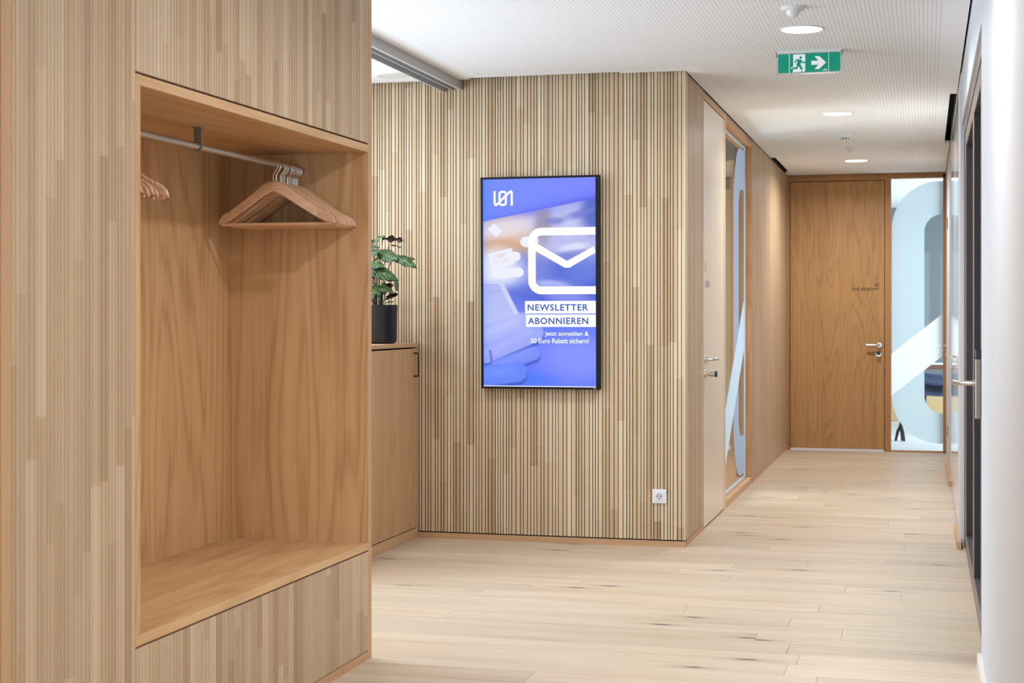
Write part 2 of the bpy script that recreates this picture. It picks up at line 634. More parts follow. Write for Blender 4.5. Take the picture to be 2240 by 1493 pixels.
def floor_mat():
    t = NT('oiled_oak_plank')
    p = t.pos()
    oi = t.n('ShaderNodeObjectInfo')
    rnd = oi.outputs['Random']
    off = t.n('ShaderNodeVectorMath', operation='ADD')
    cmb = t.n('ShaderNodeCombineXYZ')
    k = t.math('MULTIPLY', rnd, 53.0)
    for i in range(3):
        t.l(k, cmb.inputs[i])
    t.l(p, off.inputs[0])
    t.l(cmb.outputs[0], off.inputs[1])
    q = off.outputs[0]
    grain = t.noise(t.mapped(q, (2.4, 130, 130)), 1.0, 3.0, 0.6)
    fig = t.noise(t.mapped(q, (0.9, 9, 9)), 1.0, 3.0, 0.55, 0.4)
    v = t.math('ADD', t.math('MULTIPLY', fig, 0.7), t.math('MULTIPLY', grain, 0.32))
    col = t.ramp(v, [(0.25, srgb(214, 195, 173)), (0.55, srgb(203, 180, 154)), (0.85, srgb(174, 144, 115))])
    g = t.math('MULTIPLY_ADD', rnd, 0.16)
    t.t.nodes[-1].inputs[2].default_value = 0.92
    cc = t.n('ShaderNodeCombineColor')
    for i in range(3):
        t.l(g, cc.inputs[i])
    col = t.mix(1.0, col, cc.outputs[0], 'MULTIPLY')
    # small dark knots and checks, longer along the board
    vo = t.n('ShaderNodeTexVoronoi', voronoi_dimensions='2D')
    vo.inputs['Scale'].default_value = 1.0
    t.l(t.mapped(q, (1.1, 4.6, 1.0)), vo.inputs['Vector'])
    wob = t.noise(t.mapped(q, (14, 60, 14)), 1.0, 2.0)
    d = t.math('ADD', vo.outputs['Distance'], t.math('MULTIPLY', wob, 0.06))
    sep = t.n('ShaderNodeSeparateColor')
    t.l(vo.outputs['Color'], sep.inputs[0])
    pick = t.math('LESS_THAN', sep.outputs[0], 0.30)
    knot = t.ramp(d, [(0.060, (1, 1, 1, 1)), (0.100, (0, 0, 0, 1))])
    halo = t.ramp(d, [(0.05, (0.35, 0.35, 0.35, 1)), (0.22, (0, 0, 0, 1))])
    km = t.math('MULTIPLY', t.math('MAXIMUM', knot, halo), pick)
    col = t.mix(t.math('MULTIPLY', km, 0.95), col, srgb(78, 66, 60))
    t.l(col, t.b.inputs['Base Color'])
    t.b.inputs['Roughness'].default_value = 0.42
    t.b.inputs['Specular IOR Level'].default_value = 0.45
    return t.m


M['floor'] = floor_mat()
M['underlay'] = plain('floor_joint', srgb(150, 124, 98), 0.8)


def leaf_mat():
    t = NT('striped_leaf')
    uv = t.n('ShaderNodeUVMap')
    s = t.n('ShaderNodeSeparateXYZ')
    t.l(uv.outputs[0], s.inputs[0])
    u, v = s.outputs[0], s.outputs[1]
    av = t.math('ABSOLUTE', t.math('SUBTRACT', v, 0.5))
    ph = t.math('SUBTRACT', t.math('MULTIPLY', u, 7.0), t.math('MULTIPLY', av, 4.0))
    st = t.math('ABSOLUTE', t.math('SUBTRACT', t.math('FRACT', ph), 0.5))
    edge = t.math('GREATER_THAN', av, 0.43)
    rib = t.math('LESS_THAN', av, 0.03)
    col = t.ramp(st, [(0.16, srgb(12, 22, 13)), (0.26, srgb(74, 108, 46))])
    col = t.mix(edge, col, srgb(26, 46, 26))
    col = t.mix(rib, col, srgb(86, 118, 62))
    geo = t.n('ShaderNodeNewGeometry')
    col = t.mix(geo.outputs['Backfacing'], col, srgb(52, 30, 32))
    t.l(col, t.b.inputs['Base Color'])
    t.b.inputs['Roughness'].default_value = 0.4
    return t.m


M['leaf'] = leaf_mat()

# ------------------------------------------------------------------ key dimensions
XC = -1.324     # corridor wall, face
YS = 8.90       # slatted wall, face
XW = -2.073     # wardrobe front
XR = 0.205      # right-hand wall face
YF = 15.70      # end wall face
ZC = 2.718      # ceiling
ZT = 2.86       # structural slab
PATTERN = [16, 24, 17, 17, 28, 16, 22, 15, 23, 20, 16, 17, 25, 20, 20, 15, 25, 18, 17, 28, 17]


def slat_widths(total, seed):
    rnd = random.Random(seed)
    out, x, i = [], 0.0, rnd.randrange(len(PATTERN))
    while x < total - 0.004:
        wd = PATTERN[i % len(PATTERN)] / 1000.0
        if rnd.random() < 0.25:
            wd = rnd.choice(PATTERN) / 1000.0
        if total - x - wd < 0.010:
            wd = total - x
        out.append((x, wd))
        x += wd
        i += 1
    return out


# ------------------------------------------------------------------ floor
fl = tag(box('floor', -3.6, 0.3, -2.0, 15.75, -0.05, -0.0042, M['underlay']), 'pale oiled oak plank floor running across the corridor', 'floor', kind='structure')
rnd = random.Random(3)
PW = 0.182
row = 0
y = -2.0
plank_y0 = 0.1
while y < YF - 0.01:
    y1 = min(y + PW, YF + 0.04)
    x = -3.55 - rnd.random() * 1.9
    while x < XR:
        L = rnd.uniform(1.5, 2.3)
        a, b = max(x, -3.55), min(x + L, XR + 0.08)
        if XR + 0.08 - b < 0.3:
            b = XR + 0.08
        if b - a > 0.1 and not (y > YS + 0.1 and b < XC) and not (y1 < 5.6 and b < XW - 0.05):
            a2 = max(a, XC - 0.10) if y > YS + 0.02 else a
            hh = rnd.uniform(-0.0003, 0.0003)
            bm = bmesh.new()
            g = 0.0006
            add_box(bm, a2 + g, b - g, y + g, y1 - g, -0.012, hh)
            bm_obj('plank', bm, M['floor'], fl)
        x = b if b > x + L else x + L
    y += PW
    row += 1

# ------------------------------------------------------------------ ceiling
outline = [(-2.655, -1.9), (0.195, -1.9), (0.195, 10.20), (0.153, 10.20), (0.153, 13.06), (0.195, 13.06), (0.195, 15.665),
           (-1.315, 15.665), (-1.315, 15.42), (-1.272, 15.42), (-1.272, 13.90), (-1.315, 13.90), (-1.315, 8.852),
           (-1.69, 8.852), (-1.69, 8.80), (-2.594, 8.80), (-2.594, 8.852), (-2.655, 8.852)]
tag(extrude_poly('ceiling', outline, ZC, ZC + 0.018, M['ceil']), 'white perforated acoustic ceiling board over foyer and corridor', 'ceiling', kind='structure')
tag(box('ceiling_side', -3.6, -2.765, 5.6, 8.852, ZC, ZC + 0.018, M['ceil_dots']), 'white dotted ceiling board beyond the sliding track', 'ceiling', kind='structure')
tag(box('void_shade', XC - 0.12, XC, YS + 0.1, YF, 2.7225, ZT, M['slab']), 'dark box painting the void shade above the corridor wall', 'trim', kind='structure')  # dark box puts the shade of the ceiling void into its colour
tag(box('ceiling_void', -3.7, 0.55, -2.1, 15.9, ZT, ZT + 0.1, M['slab']), 'dark void above the floating ceiling boards', 'ceiling', kind='structure')

# ------------------------------------------------------------------ slatted wall
ws = tag(box('wall_slatted', -3.6, XC - 0.03, YS + 0.011, YS + 0.10, 0, ZT, M['core']), 'oak slatted acoustic wall with dark grooves behind the screen', 'wall', kind='structure')
SL0 = -3.46
for (o, wd) in slat_widths(XC - 0.0225 - SL0, 11):
    x0, x1 = SL0 + o + 0.0021, SL0 + o + wd - 0.0021
    bm = bmesh.new()
    add_box(bm, x0, x1, YS, YS + 0.012, 0.040, ZT - 0.005)
    bm.normal_update()
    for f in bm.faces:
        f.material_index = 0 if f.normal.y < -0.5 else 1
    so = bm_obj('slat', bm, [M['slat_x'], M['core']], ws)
# solid corner strip
box('corner_strip', XC - 0.021, XC, YS, YS + 0.10, 0.040, ZT, M['slat_x'], ws)
tag(box('baseboard_slatted', -3.46, XC, YS, YS + 0.03, 0, 0.033, M['trim_x']), 'low oak skirting under the slatted wall', 'skirting', kind='structure')

# perforations at the bottom of each groove: short wood bridges between the holes
bm = bmesh.new()
cur = [(SL0 + o + wd) for (o, wd) in slat_widths(XC - 0.0225 - SL0, 11)]
for gx in cur:
    if gx < -2.75:
        continue
    z = 0.045
    while z < 2.74:
        vs_ = [bm.verts.new(c) for c in ((gx - 0.0021, YS + 0.0085, z), (gx + 0.0021, YS + 0.0085, z), (gx + 0.0021, YS + 0.0085, z + 0.0045), (gx - 0.0021, YS + 0.0085, z + 0.0045))]
        bm.faces.new(vs_)
        z += 0.0128
o = bm_obj('groove_bridges', bm, plain('bridge_wood', srgb(120, 88, 56), 0.7), ws, recalc=False)
o['kind'] = 'stuff'

# ------------------------------------------------------------------ corridor wall on the left, with door and glazed panel
wc = tag(boxes('wall_corridor', [(XC - 0.12, XC - 0.006, YS + 0.10, 9.665, 0, 2.722), (XC - 0.12, XC - 0.006, 12.47, YF + 0.1, 0, 2.722),
                                 (XC - 0.12, XC - 0.004, 9.665, 12.47, 2.705, 2.722)], M['wall_oak']),
         'ribbed oak wall running down the left of the corridor', 'wall', kind='structure')


def fine_ribs(name, y0, y1, seed, parent):
    bm = bmesh.new()
    for (o, wd) in slat_widths(y1 - y0, seed):
        add_box(bm, XC - 0.008, XC, y0 + o + 0.0009, y0 + o + wd - 0.0009, 0.036, 2.722)
    ob = bm_obj(name, bm, M['wall_oak'], parent)
    ob['kind'] = 'stuff'
    return ob


fine_ribs('ribs', YS + 0.101, 9.66, 4, wc)
fine_ribs('ribs', 12.47, YF, 5, wc)
tag(boxes('baseboard_corridor', [(XC - 0.02, XC + 0.001, YS + 0.03, 9.66, 0, 0.033), (XC - 0.02, XC + 0.001, 12.47, YF, 0, 0.033)], M['trim_y']),
    'low oak skirting along the corridor wall', 'skirting', kind='structure')

# pale oak door
d1 = tag(empty('door_1', (XC, 9.68, 0)), 'tall pale oak door with steel lever beside the slatted corner', 'door', kind='structure')
box('leaf', XC - 0.05, XC - 0.002, 9.680, 10.690, 0.010, 2.664, M['door_light'], d1, 0.001)
box('door_header', XC - 0.10, XC, 9.660, 10.70, 2.670, 2.712, M['trim_y'], d1)
box('door_frame', XC - 0.11, XC - 0.055, 9.662, 10.70, 0.0, 2.672, M['trim'], d1)
box('frame_edge', XC - 0.06, XC + 0.001, 10.695, 10.745, 0.0, 2.712, M['door_light'], d1)
lv = lathe('lever_rosette', (XC - 0.002, 9.752, 1.053), [(0.026, 0.0), (0.026, 0.008), (0.024, 0.010)], M['steel'], d1, 24, 'X')
tube('lever_handle', [(XC, 9.752, 1.053), (XC + 0.045, 9.752, 1.053), (XC + 0.058, 9.762, 1.053), (XC + 0.060, 9.785, 1.053), (XC + 0.060, 9.885, 1.053)], 0.0105, M['steel'], lv, 12)
lk = lathe('lock_rosette', (XC - 0.002, 9.752, 0.962), [(0.026, 0.0), (0.026, 0.008), (0.024, 0.010)], M['steel'], d1, 24, 'X')
lathe('lock_knob', (XC + 0.008, 9.752, 0.962), [(0.014, 0), (0.014, 0.02), (0.019, 0.021), (0.019, 0.052)], M['steel'], lk, 24, 'X')
lathe('reader_ring', (XC + 0.060, 9.752, 0.962), [(0.0192, 0), (0.0192, 0.010), (0.017, 0.013)], M['black'], lk, 24, 'X')
lathe('reader_light', (XC + 0.0725, 9.752, 0.962), [(0.0165, 0), (0.0165, 0.002)], M['cyan'], lk, 24, 'X')
lettering('lettering', '1', (0.08, 0.093, 1.60, 1.665), lambda u, v: (XC + 0.0006, 9.68 + u, v), M['ink_pale'], d1)
lettering('lettering', 'atelier', (0.08, 0.26, 1.505, 1.56), lambda u, v: (XC + 0.0006, 9.68 + u, v), M['ink_pale'], d1)

# glazed panel with the frosted sign
w1 = tag(empty('window_1', (XC, 11.6, 0)), 'tall glazed panel with frosted slashed ring graphic beside the pale door', 'window', kind='structure')
box('sill', XC - 0.12, XC, 10.745, 12.47, 0.0, 0.050, M['trim_y'], w1)
box('head', XC - 0.12, XC, 10.745, 12.47, 2.66, 2.708, M['reveal'], w1)
box('jamb', XC - 0.12, XC, 12.45, 12.475, 0.0, 2.708, M['reveal'], w1)
box('jamb', XC - 0.12, XC, 10.745, 10.76, 0.0, 2.708, M['reveal'], w1)
GX = XC - 0.062
box('pane', GX - 0.006, GX, 10.76, 12.45, 0.05, 2.66, M['glass_soft'], w1)
boxes('glazing_bead', [(GX, GX + 0.012, 12.438, 12.45, 0.05, 2.66), (GX, GX + 0.012, 10.76, 12.438, 0.05, 0.062), (GX, GX + 0.012, 10.76, 12.438, 2.648, 2.66)],
      plain('pale_seal', srgb(196, 208, 218), 0.4), w1)


def ring_rows(uc, half_o, half_i, zo0, zo1, zi0, zi1, ro, ri, umin, umax, step=0.01):
    """frosted rounded ring clipped to a pane: rows of (z, u0, u1) left and right"""
    def edge(z, half, z0, z1, r):
        if z <= z0 or z >= z1:
            return None
        k = 0.0
        if z > z1 - r:
            k = r - math.sqrt(max(0, r * r - (z - (z1 - r)) ** 2))
        elif z < z0 + r:
            k = r - math.sqrt(max(0, r * r - ((z0 + r) - z) ** 2))
        return half - k
    left, right = [], []
    z = zo0 + 0.0005
    while z < zo1:
        ho, hi = edge(z, half_o, zo0, zo1, ro), edge(z, half_i, zi0, zi1, ri)
        if ho is not None:
            cl = lambda a: min(max(a, umin), umax)
            if hi is None:
                left.append((z, cl(uc - ho), cl(uc)))
                right.append((z, cl(uc), cl(uc + ho)))
            else:
                left.append((z, cl(uc - ho), cl(uc - hi)))
                right.append((z, cl(uc + hi), cl(uc + ho)))
        z += step
    return left, right


def minus_slash(rows_list, u0, zl0, zu0, k):
    out = []
    for rows in rows_list:
        a_, b_ = [], []
        for (z, p, q) in rows:
            s0, s1 = u0 + (z - zu0) / k, u0 + (z - zl0) / k
            a_.append((z, p, max(p, min(q, s0))))
            b_.append((z, min(q, max(p, s1)), q))
        out += [a_, b_]
    return out


def rows_mesh(name, rows_list, place, mat, parent, th=0.0005):
    V, F = [], []
    for rows in rows_list:
        for i in range(len(rows) - 1):
            (z0, a0, b0), (z1, a1, b1) = rows[i], rows[i + 1]
            if b0 - a0 < 1e-4 and b1 - a1 < 1e-4:
                continue
            k = len(V)
            V += [place(a0, z0), place(b0, z0), place(b1, z1), place(a1, z1)]
            F.append((k, k + 1, k + 2, k + 3))
    return mesh_obj(name, V, F, mat, parent)


rows = minus_slash(ring_rows(12.33, 0.58, 0.245, 0.085, 2.63, 0.39, 2.31, 0.46, 0.17, 10.765, 12.437), 12.437, 1.06, 1.46, 0.684)
rows_mesh('frosted_ring', rows, lambda u, z: (GX + 0.0008, u, z), M['film_grey'], w1)
mesh_obj('frosted_slash', [(GX + 0.0016, 10.765, 0.316), (GX + 0.0016, 10.765, 0.063), (GX + 0.0016, 10.979, 0.063), (GX + 0.0016, 12.437, 1.06), (GX + 0.0016, 12.437, 1.46)],
         [(0, 1, 2, 3, 4)], M['film_pale'], w1)

# meeting room behind that glass
tag(box('floor_meeting_room', -5.2, XC - 0.12, 9.0, 15.7, -0.05, -0.001, M['cab_y']), 'oak floor seen through the left glazed panel', 'floor', kind='structure')
tag(boxes('wall_meeting_room', [(-5.2, -1.83, 15.5, 15.6, 0, 3.1)], M['olive']), 'olive beige wall of the room behind the left glazed panel', 'wall', kind='structure')
tag(box('trim_1', -1.85, -1.815, 15.42, 15.5, 0, 3.0, M['reveal']), 'oak post at the end of the meeting room wall', 'trim', kind='structure')
tag(box('wall_meeting_oak', -1.815, -1.45, 15.5, 15.6, 0, 2.8, M['reveal']), 'oak panel wall inside the meeting room', 'wall', kind='structure')
tag(box('trim_2', -5.0, -1.85, 15.46, 15.5, 2.58, 2.68, M['band']), 'grey green rail across the meeting room wall', 'trim', kind='structure')
tag(box('baseboard_meeting_room', -5.0, -1.46, 15.47, 15.5, 0, 0.06, M['plastic']), 'white skirting inside the meeting room', 'skirting', kind='structure')
tag(box('ceiling_meeting_room', -5.2, XC - 0.12, 9.0, 15.6, 3.06, 3.1, M['white']), 'white ceiling of the room behind the left glazed panel', 'ceiling', kind='structure')
tag(box('wall_meeting_side', -5.2, -5.1, 9.0, 15.6, 0, 3.1, M['white']), 'white outer wall of the meeting room', 'wall', kind='structure')

# ------------------------------------------------------------------ end wall: oak door and glazed side panel
wf = tag(boxes('wall_end', [(-3.6, XC, YF, YF + 0.12, 0, ZT), (XC, XR + 0.1, YF, YF + 0.12, 2.70, ZT)], M['frame_far']), 'oak framed wall closing the end of the corridor', 'wall', kind='structure')
d2 = tag(empty('door_2', (-0.84, YF, 0)), 'tall dark honey oak door at the end of the corridor', 'door', kind='structure')
box('leaf', -1.290, -0.384, YF + 0.004, YF + 0.05, 0.022, 2.650, M['door_far'], d2, 0.001)
boxes('door_frame', [(XC, -1.296, YF - 0.004, YF + 0.1, 0, 2.70), (-0.378, -0.318, YF - 0.004, YF + 0.1, 0, 2.70), (-1.296, -0.378, YF - 0.004, YF + 0.1, 2.656, 2.70)], M['frame_far'], d2)
box('door_stop', -1.310, -0.360, YF + 0.056, YF + 0.095, 0.0, 2.69, M['bronze_dark'], d2)
box('threshold', -1.290, -0.384, YF - 0.002, YF + 0.05, 0.0, 0.021, plain('pale_threshold', srgb(232, 228, 238), 0.4), d2)
rs = lathe('lever_rosette', (-0.430, YF + 0.004, 1.042), [(0.026, 0.0), (0.026, -0.008), (0.024, -0.010)], M['steel'], d2, 24, 'Y')
tube('lever_handle', [(-0.430, YF, 1.042), (-0.430, YF - 0.045, 1.042), (-0.442, YF - 0.058, 1.042), (-0.462, YF - 0.060, 1.042), (-0.555, YF - 0.060, 1.042)], 0.0105, M['steel'], rs, 12)
rs = lathe('lock_rosette', (-0.437, YF + 0.004, 0.952), [(0.027, 0.0), (0.027, -0.008), (0.025, -0.010)], M['steel'], d2, 24, 'Y')
lathe('lock_knob', (-0.437, YF - 0.006, 0.962), [(0.014, 0), (0.014, -0.02), (0.019, -0.021), (0.019, -0.05)], M['black'], rs, 24, 'Y')
lettering('lettering', '04', (-0.474, -0.437, 1.612, 1.645), lambda u, v: (u, YF + 0.0034, v), M['ink'], d2, 0.02)
lettering('lettering', 'pixel playground', (-0.690, -0.437, 1.568, 1.612), lambda u, v: (u, YF + 0.0034, v), M['ink'], d2, 0.012)

w2 = tag(empty('window_2', (-0.07, YF, 0)), 'glazed side panel with pale blue frosted ring beside the end door', 'window', kind='structure')
boxes('window_frame', [(-0.318, 0.19, YF, YF + 0.10, 0, 0.012), (-0.318, 0.19, YF, YF + 0.10, 2.668, 2.70), (0.171, 0.20, YF, YF + 0.10, 0, 2.70)], M['frame_far'], w2)
box('pane', -0.318, 0.171, YF + 0.05, YF + 0.056, 0.012, 2.668, M['glass_soft'], w2)
rows = minus_slash(ring_rows(0.285, 0.597, 0.289, 0.085, 2.64, 0.38, 2.315, 0.46, 0.17, -0.317, 0.170), -0.317, 0.545, 0.955, 0.81)
rows_mesh('frosted_ring', rows, lambda u, z: (u, YF + 0.0486, z), M['film'], w2)
mesh_obj('frosted_slash', [(-0.317, YF + 0.0478, 0.955), (-0.317, YF + 0.0478, 0.545), (0.170, YF + 0.0478, 0.940), (0.170, YF + 0.0478, 1.350)], [(0, 1, 2, 3)], M['film_white'], w2)

# bright room behind the end wall
FR = 'far workshop room behind the end glass'
tag(box('floor_far_room', -3.0, 3.4, YF + 0.12, 22.0, -0.05, -0.001, M['room_floor']), 'pale grey floor of the bright room behind the end glass', 'floor', kind='structure')
tag(box('wall_far_room', -3.0, 3.4, 21.9, 22.0, 0, 2.9, M['room_grey']), 'grey back wall of the bright room behind the end glass', 'wall', kind='structure')
tag(box('wall_far_side', -3.1, -3.0, YF + 0.12, 22.0, 0, 2.9, M['room_white']), 'white side wall of the bright end room', 'wall', kind='structure')
tag(box('ceiling_far_room', -3.0, 3.4, YF + 0.12, 22.0, 2.80, 2.84, M['room_white']), 'white ceiling of the bright end room', 'ceiling', kind='structure')
w3 = tag(empty('window_3', (3.0, 18.6, 0)), 'large window lighting the end room', 'window', kind='structure')
boxes('window_frame', [(3.05, 3.12, 16.2, 21.0, 0.25, 0.32), (3.05, 3.12, 16.2, 21.0, 2.66, 2.74), (3.05, 3.12, 16.2, 16.28, 0.25, 2.74), (3.05, 3.12, 20.92, 21.0, 0.25, 2.74), (3.05, 3.12, 18.56, 18.64, 0.25, 2.74)], M['alu'], w3)

# table and stacked chairs in the far room
tb = tag(empty('work_table', (0.30, 19.4, 0)), 'white topped table with brown edge behind the end glass', 'table')
box('tabletop', -0.35, 1.4, 19.0, 19.8, 0.735, 0.755, M['room_white'], tb)
box('edge_band', -0.352, 1.402, 18.994, 19.0, 0.70, 0.757, M['brown'], tb)
for (lx, ly) in ((-0.28, 19.08), (1.32, 19.08), (-0.28, 19.72), (1.32, 19.72)):
    box('leg', lx - 0.02, lx + 0.02, ly - 0.02, ly + 0.02, 0, 0.735, M['room_white'], tb)


def shell_chair(name, cx, cy, z, mat, label, legs=True):
    e = tag(empty(name, (cx, cy, z)), label, 'chair', 'stacked navy chairs in the end room')
    bm = bmesh.new()
    V = []
    N = 8
    prof = [(-0.21, 0.44), (-0.05, 0.42), (0.14, 0.43), (0.20, 0.46), (0.23, 0.50), (0.24, 0.54)]
    grid = []
    for (py, pz) in prof:
        r_ = []
        for k in range(N + 1):
            t = k / N * 2 - 1
            r_.append(bm.verts.new((cx + t * 0.22, cy + py + 0.03 * t * t, z + pz + 0.03 * t * t)))
        grid.append(r_)
    for i in range(len(grid) - 1):
        for k in range(N):
            bm.faces.new((grid[i][k], grid[i][k + 1], grid[i + 1][k + 1], grid[i + 1][k]))
    s = bm_obj('seat_shell', bm, mat, e, True)
    md = s.modifiers.new('thick', 'SOLIDIFY')
    md.thickness = 0.025
    if legs:
        for sx in (-1, 1):
            for sy in (-1, 1):
                tube('leg', [(cx + sx * 0.17, cy + sy * 0.15, z + 0.43), (cx + sx * 0.21, cy + sy * 0.21, z)], 0.011, M['black'], e, 8)
    return e


shell_chair('shell_chair', 0.18, 18.3, 0.0, M['navy'], 'navy shell chair at the bottom of the stack behind the end glass')
shell_chair('shell_chair', 0.18, 18.3, 0.11, M['navy'], 'navy shell chair on top of the stack behind the end glass', False)
tag(box('storage_box', -0.6, 0.9, 20.3, 20.8, 0.0, 0.30, M['tan'], None, 0.005), 'low tan board box on the floor behind the end glass', 'box')
bc = tag(empty('display_stand', (-0.245, 17.1, 0)), 'small black forked stand on the floor behind the end glass', 'stand')
tube('post', [(-0.245, 17.1, 0.15), (-0.245, 17.1, 0.235)], [0.026, 0.012], M['black'], bc, 10)
for (dx, dy) in ((-0.055, 0.0), (0.035, -0.02), (0.012, 0.06)):
    tube('leg', [(-0.245, 17.1, 0.165), (-0.245 + dx * 0.6, 17.1 + dy * 0.6, 0.10), (-0.245 + dx, 17.1 + dy, 0.0)], [0.020, 0.017, 0.013], M['black'], bc, 8)

# ------------------------------------------------------------------ right-hand wall
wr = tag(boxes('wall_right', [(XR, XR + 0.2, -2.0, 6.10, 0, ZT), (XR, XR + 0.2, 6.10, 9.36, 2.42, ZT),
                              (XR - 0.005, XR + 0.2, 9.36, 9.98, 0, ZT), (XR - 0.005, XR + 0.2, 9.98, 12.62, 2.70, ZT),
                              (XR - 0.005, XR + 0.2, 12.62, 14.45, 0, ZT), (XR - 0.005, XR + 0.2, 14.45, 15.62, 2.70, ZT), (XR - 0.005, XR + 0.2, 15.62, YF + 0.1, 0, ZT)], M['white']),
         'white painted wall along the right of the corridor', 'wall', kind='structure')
tag(box('baseboard_right_near', XR - 0.016, XR, -2.0, 6.12, 0, 0.058, M['white_base']), 'white skirting on the near right wall', 'skirting', kind='structure')
tag(boxes('baseboard_right', [(XR - 0.03, XR - 0.005, 9.22, 10.05, 0, 0.042), (XR - 0.03, XR - 0.005, 12.62, 14.45, 0, 0.042)], M['trim_y']), 'low oak skirting on the far right wall', 'skirting', kind='structure')

# bronze framed double glass door
d3 = tag(empty('door_3', (0.22, 7.9, 0)), 'bronze metal framed dark glass double door in the right wall', 'door', kind='structure')
FX = 0.218
boxes('door_frame', [(FX, FX + 0.09, 9.30, 9.36, 0, 2.42), (FX, FX + 0.09, 6.42, 6.50, 0, 2.42), (FX, FX + 0.09, 6.50, 9.30, 2.36, 2.42)], M['bronze'], d3)


def leaf(y0, y1, st0, st1):
    e = boxes('leaf_frame', [(FX + 0.004, FX + 0.06, y0, y0 + st0, 0.008, 2.355), (FX + 0.004, FX + 0.06, y1 - st1, y1, 0.008, 2.355),
                             (FX + 0.004, FX + 0.06, y0 + st0, y1 - st1, 0.008, 0.10), (FX + 0.004, FX + 0.06, y0 + st0, y1 - st1, 2.27, 2.355)], M['bronze'], d3)
    g = boxes('rebate', [(FX + 0.006, FX + 0.055, y1 - st1 - 0.004, y1 - st1, 0.10, 2.27), (FX + 0.006, FX + 0.055, y0 + st0, y0 + st0 + 0.004, 0.10, 2.27),
                         (FX + 0.006, FX + 0.055, y0 + st0, y1 - st1, 0.10, 0.104), (FX + 0.006, FX + 0.055, y0 + st0, y1 - st1, 2.266, 2.27)], M['bronze_dark'], e)
    box('glass_pane', FX + 0.045, FX + 0.053, y0 + st0 + 0.004, y1 - st1 - 0.004, 0.104, 2.266, M['glass_dark'], e)
    return e


leaf(7.70, 9.295, 0.09, 0.25)
leaf(6.505, 7.695, 0.20, 0.09)
pl = box('handle_plate', FX - 0.021, FX + 0.004, 6.585, 6.628, 0.905, 1.150, M['plate'], d3, 0.004)
box('reader_cap', FX - 0.021, FX + 0.004, 6.585, 6.628, 1.150, 1.188, M['black'], d3, 0.003)
tube('lever_handle', [(FX - 0.02, 6.607, 1.050), (FX - 0.075, 6.607, 1.050), (FX - 0.094, 6.615, 1.050), (FX - 0.100, 6.640, 1.050), (FX - 0.100, 6.73, 1.050)], 0.0105, M['steel'], d3, 14)
lathe('lever_collar', (FX - 0.021, 6.607, 1.050), [(0.016, 0), (0.016, -0.010), (0.012, -0.011)], M['steel'], d3, 20, 'X')
box('wall_joint', FX + 0.012, FX + 0.09, 6.10, 6.42, 0, 2.42, M['black'], d3)
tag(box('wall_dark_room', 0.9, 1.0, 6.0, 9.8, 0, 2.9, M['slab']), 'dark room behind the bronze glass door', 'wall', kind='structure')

# white gloss double door
d4 = tag(empty('door_4', (XR, 11.3, 0)), 'white high gloss double cupboard door in the right wall', 'door', kind='structure')
box('leaf', XR - 0.006, XR + 0.03, 9.985, 11.295, 0.012, 2.695, M['gloss_white'], d4)
box('leaf', XR - 0.006, XR + 0.03, 11.300, 12.615, 0.012, 2.695, M['gloss_white'], d4)
box('shadow_gap', XR + 0.0, XR + 0.03, 9.985, 12.615, 0.0, 0.012, M['black'], d4)
for hy in (11.20, 11.40):
    tube('pull_handle', [(XR - 0.004, hy, 0.97), (XR - 0.03, hy, 0.97), (XR - 0.03, hy, 1.04), (XR - 0.004, hy, 1.04)], 0.008, M['steel'], d4, 10)

d5 = tag(empty('door_5', (XR, 15.0, 0)), 'white door with steel lever at the far end of the right wall', 'door', kind='structure')
box('leaf', XR - 0.004, XR + 0.03, 14.455, 15.615, 0.012, 2.695, M['white'], d5)
rs = lathe('lever_rosette', (XR - 0.003, 15.50, 1.042), [(0.026, 0.0), (0.026, -0.008)], M['steel'], d5, 20, 'X')
tube('lever_handle', [(XR, 15.50, 1.042), (XR - 0.05, 15.50, 1.042), (XR - 0.06, 15.48, 1.042), (XR - 0.06, 15.39, 1.042)], 0.0105, M['steel'], rs, 10)
lathe('lock_rosette', (XR - 0.003, 15.50, 0.955), [(0.024, 0.0), (0.024, -0.012)], M['steel'], d5, 20, 'X')
for hz in (0.25, 2.1):
    tube('hinge', [(XR - 0.006, 14.45, hz), (XR - 0.006, 14.45, hz + 0.1)], 0.008, M['steel'], d5, 8)

# ------------------------------------------------------------------ near walls and the foyer's window, behind and beside the camera
tag(box('wall_left_near', XW - 0.1, XW, -2.0, 3.20, 0, ZT, M['trim']), 'oak panelling continuing before the wardrobe', 'wall', kind='structure')
tag(boxes('wall_behind', [(XW, -1.95, -2.1, -2.0, 0, ZT), (0.12, XR, -2.1, -2.0, 0, ZT), (-1.95, 0.12, -2.1, -2.0, 2.68, ZT), (-1.95, 0.12, -2.1, -2.0, 0, 0.4)], M['white']),
    'white wall behind the viewpoint with a window', 'wall', kind='structure')
wl = tag(boxes('wall_foyer', [(-3.6, -3.5, 7.28, YS + 0.1, 0, 1.28), (-3.6, -3.5, 8.70, YS + 0.1, 1.28, ZT), (-3.6, -3.5, 7.28, 7.36, 1.28, ZT), (-3.6, -3.5, 5.6, 8.70, 2.62, ZT), (-3.6, -2.67, 5.60, 5.70, 0, ZT), (-3.6, -2.70, 3.1, 5.60, 0, ZT)], M['white']),
         'white wall of the foyer around its window', 'wall', kind='structure')
w4 = tag(empty('window_4', (-3.55, 6.46, 0)), 'glazed terrace door lighting the foyer floor', 'window', kind='structure')
boxes('window_frame', [(-3.58, -3.52, 5.64, 5.71, 0, 2.62), (-3.58, -3.52, 7.21, 7.28, 0, 2.62), (-3.58, -3.52, 5.71, 7.21, 0, 0.06), (-3.58, -3.52, 5.71, 7.21, 2.56, 2.62)], M['alu'], w4)

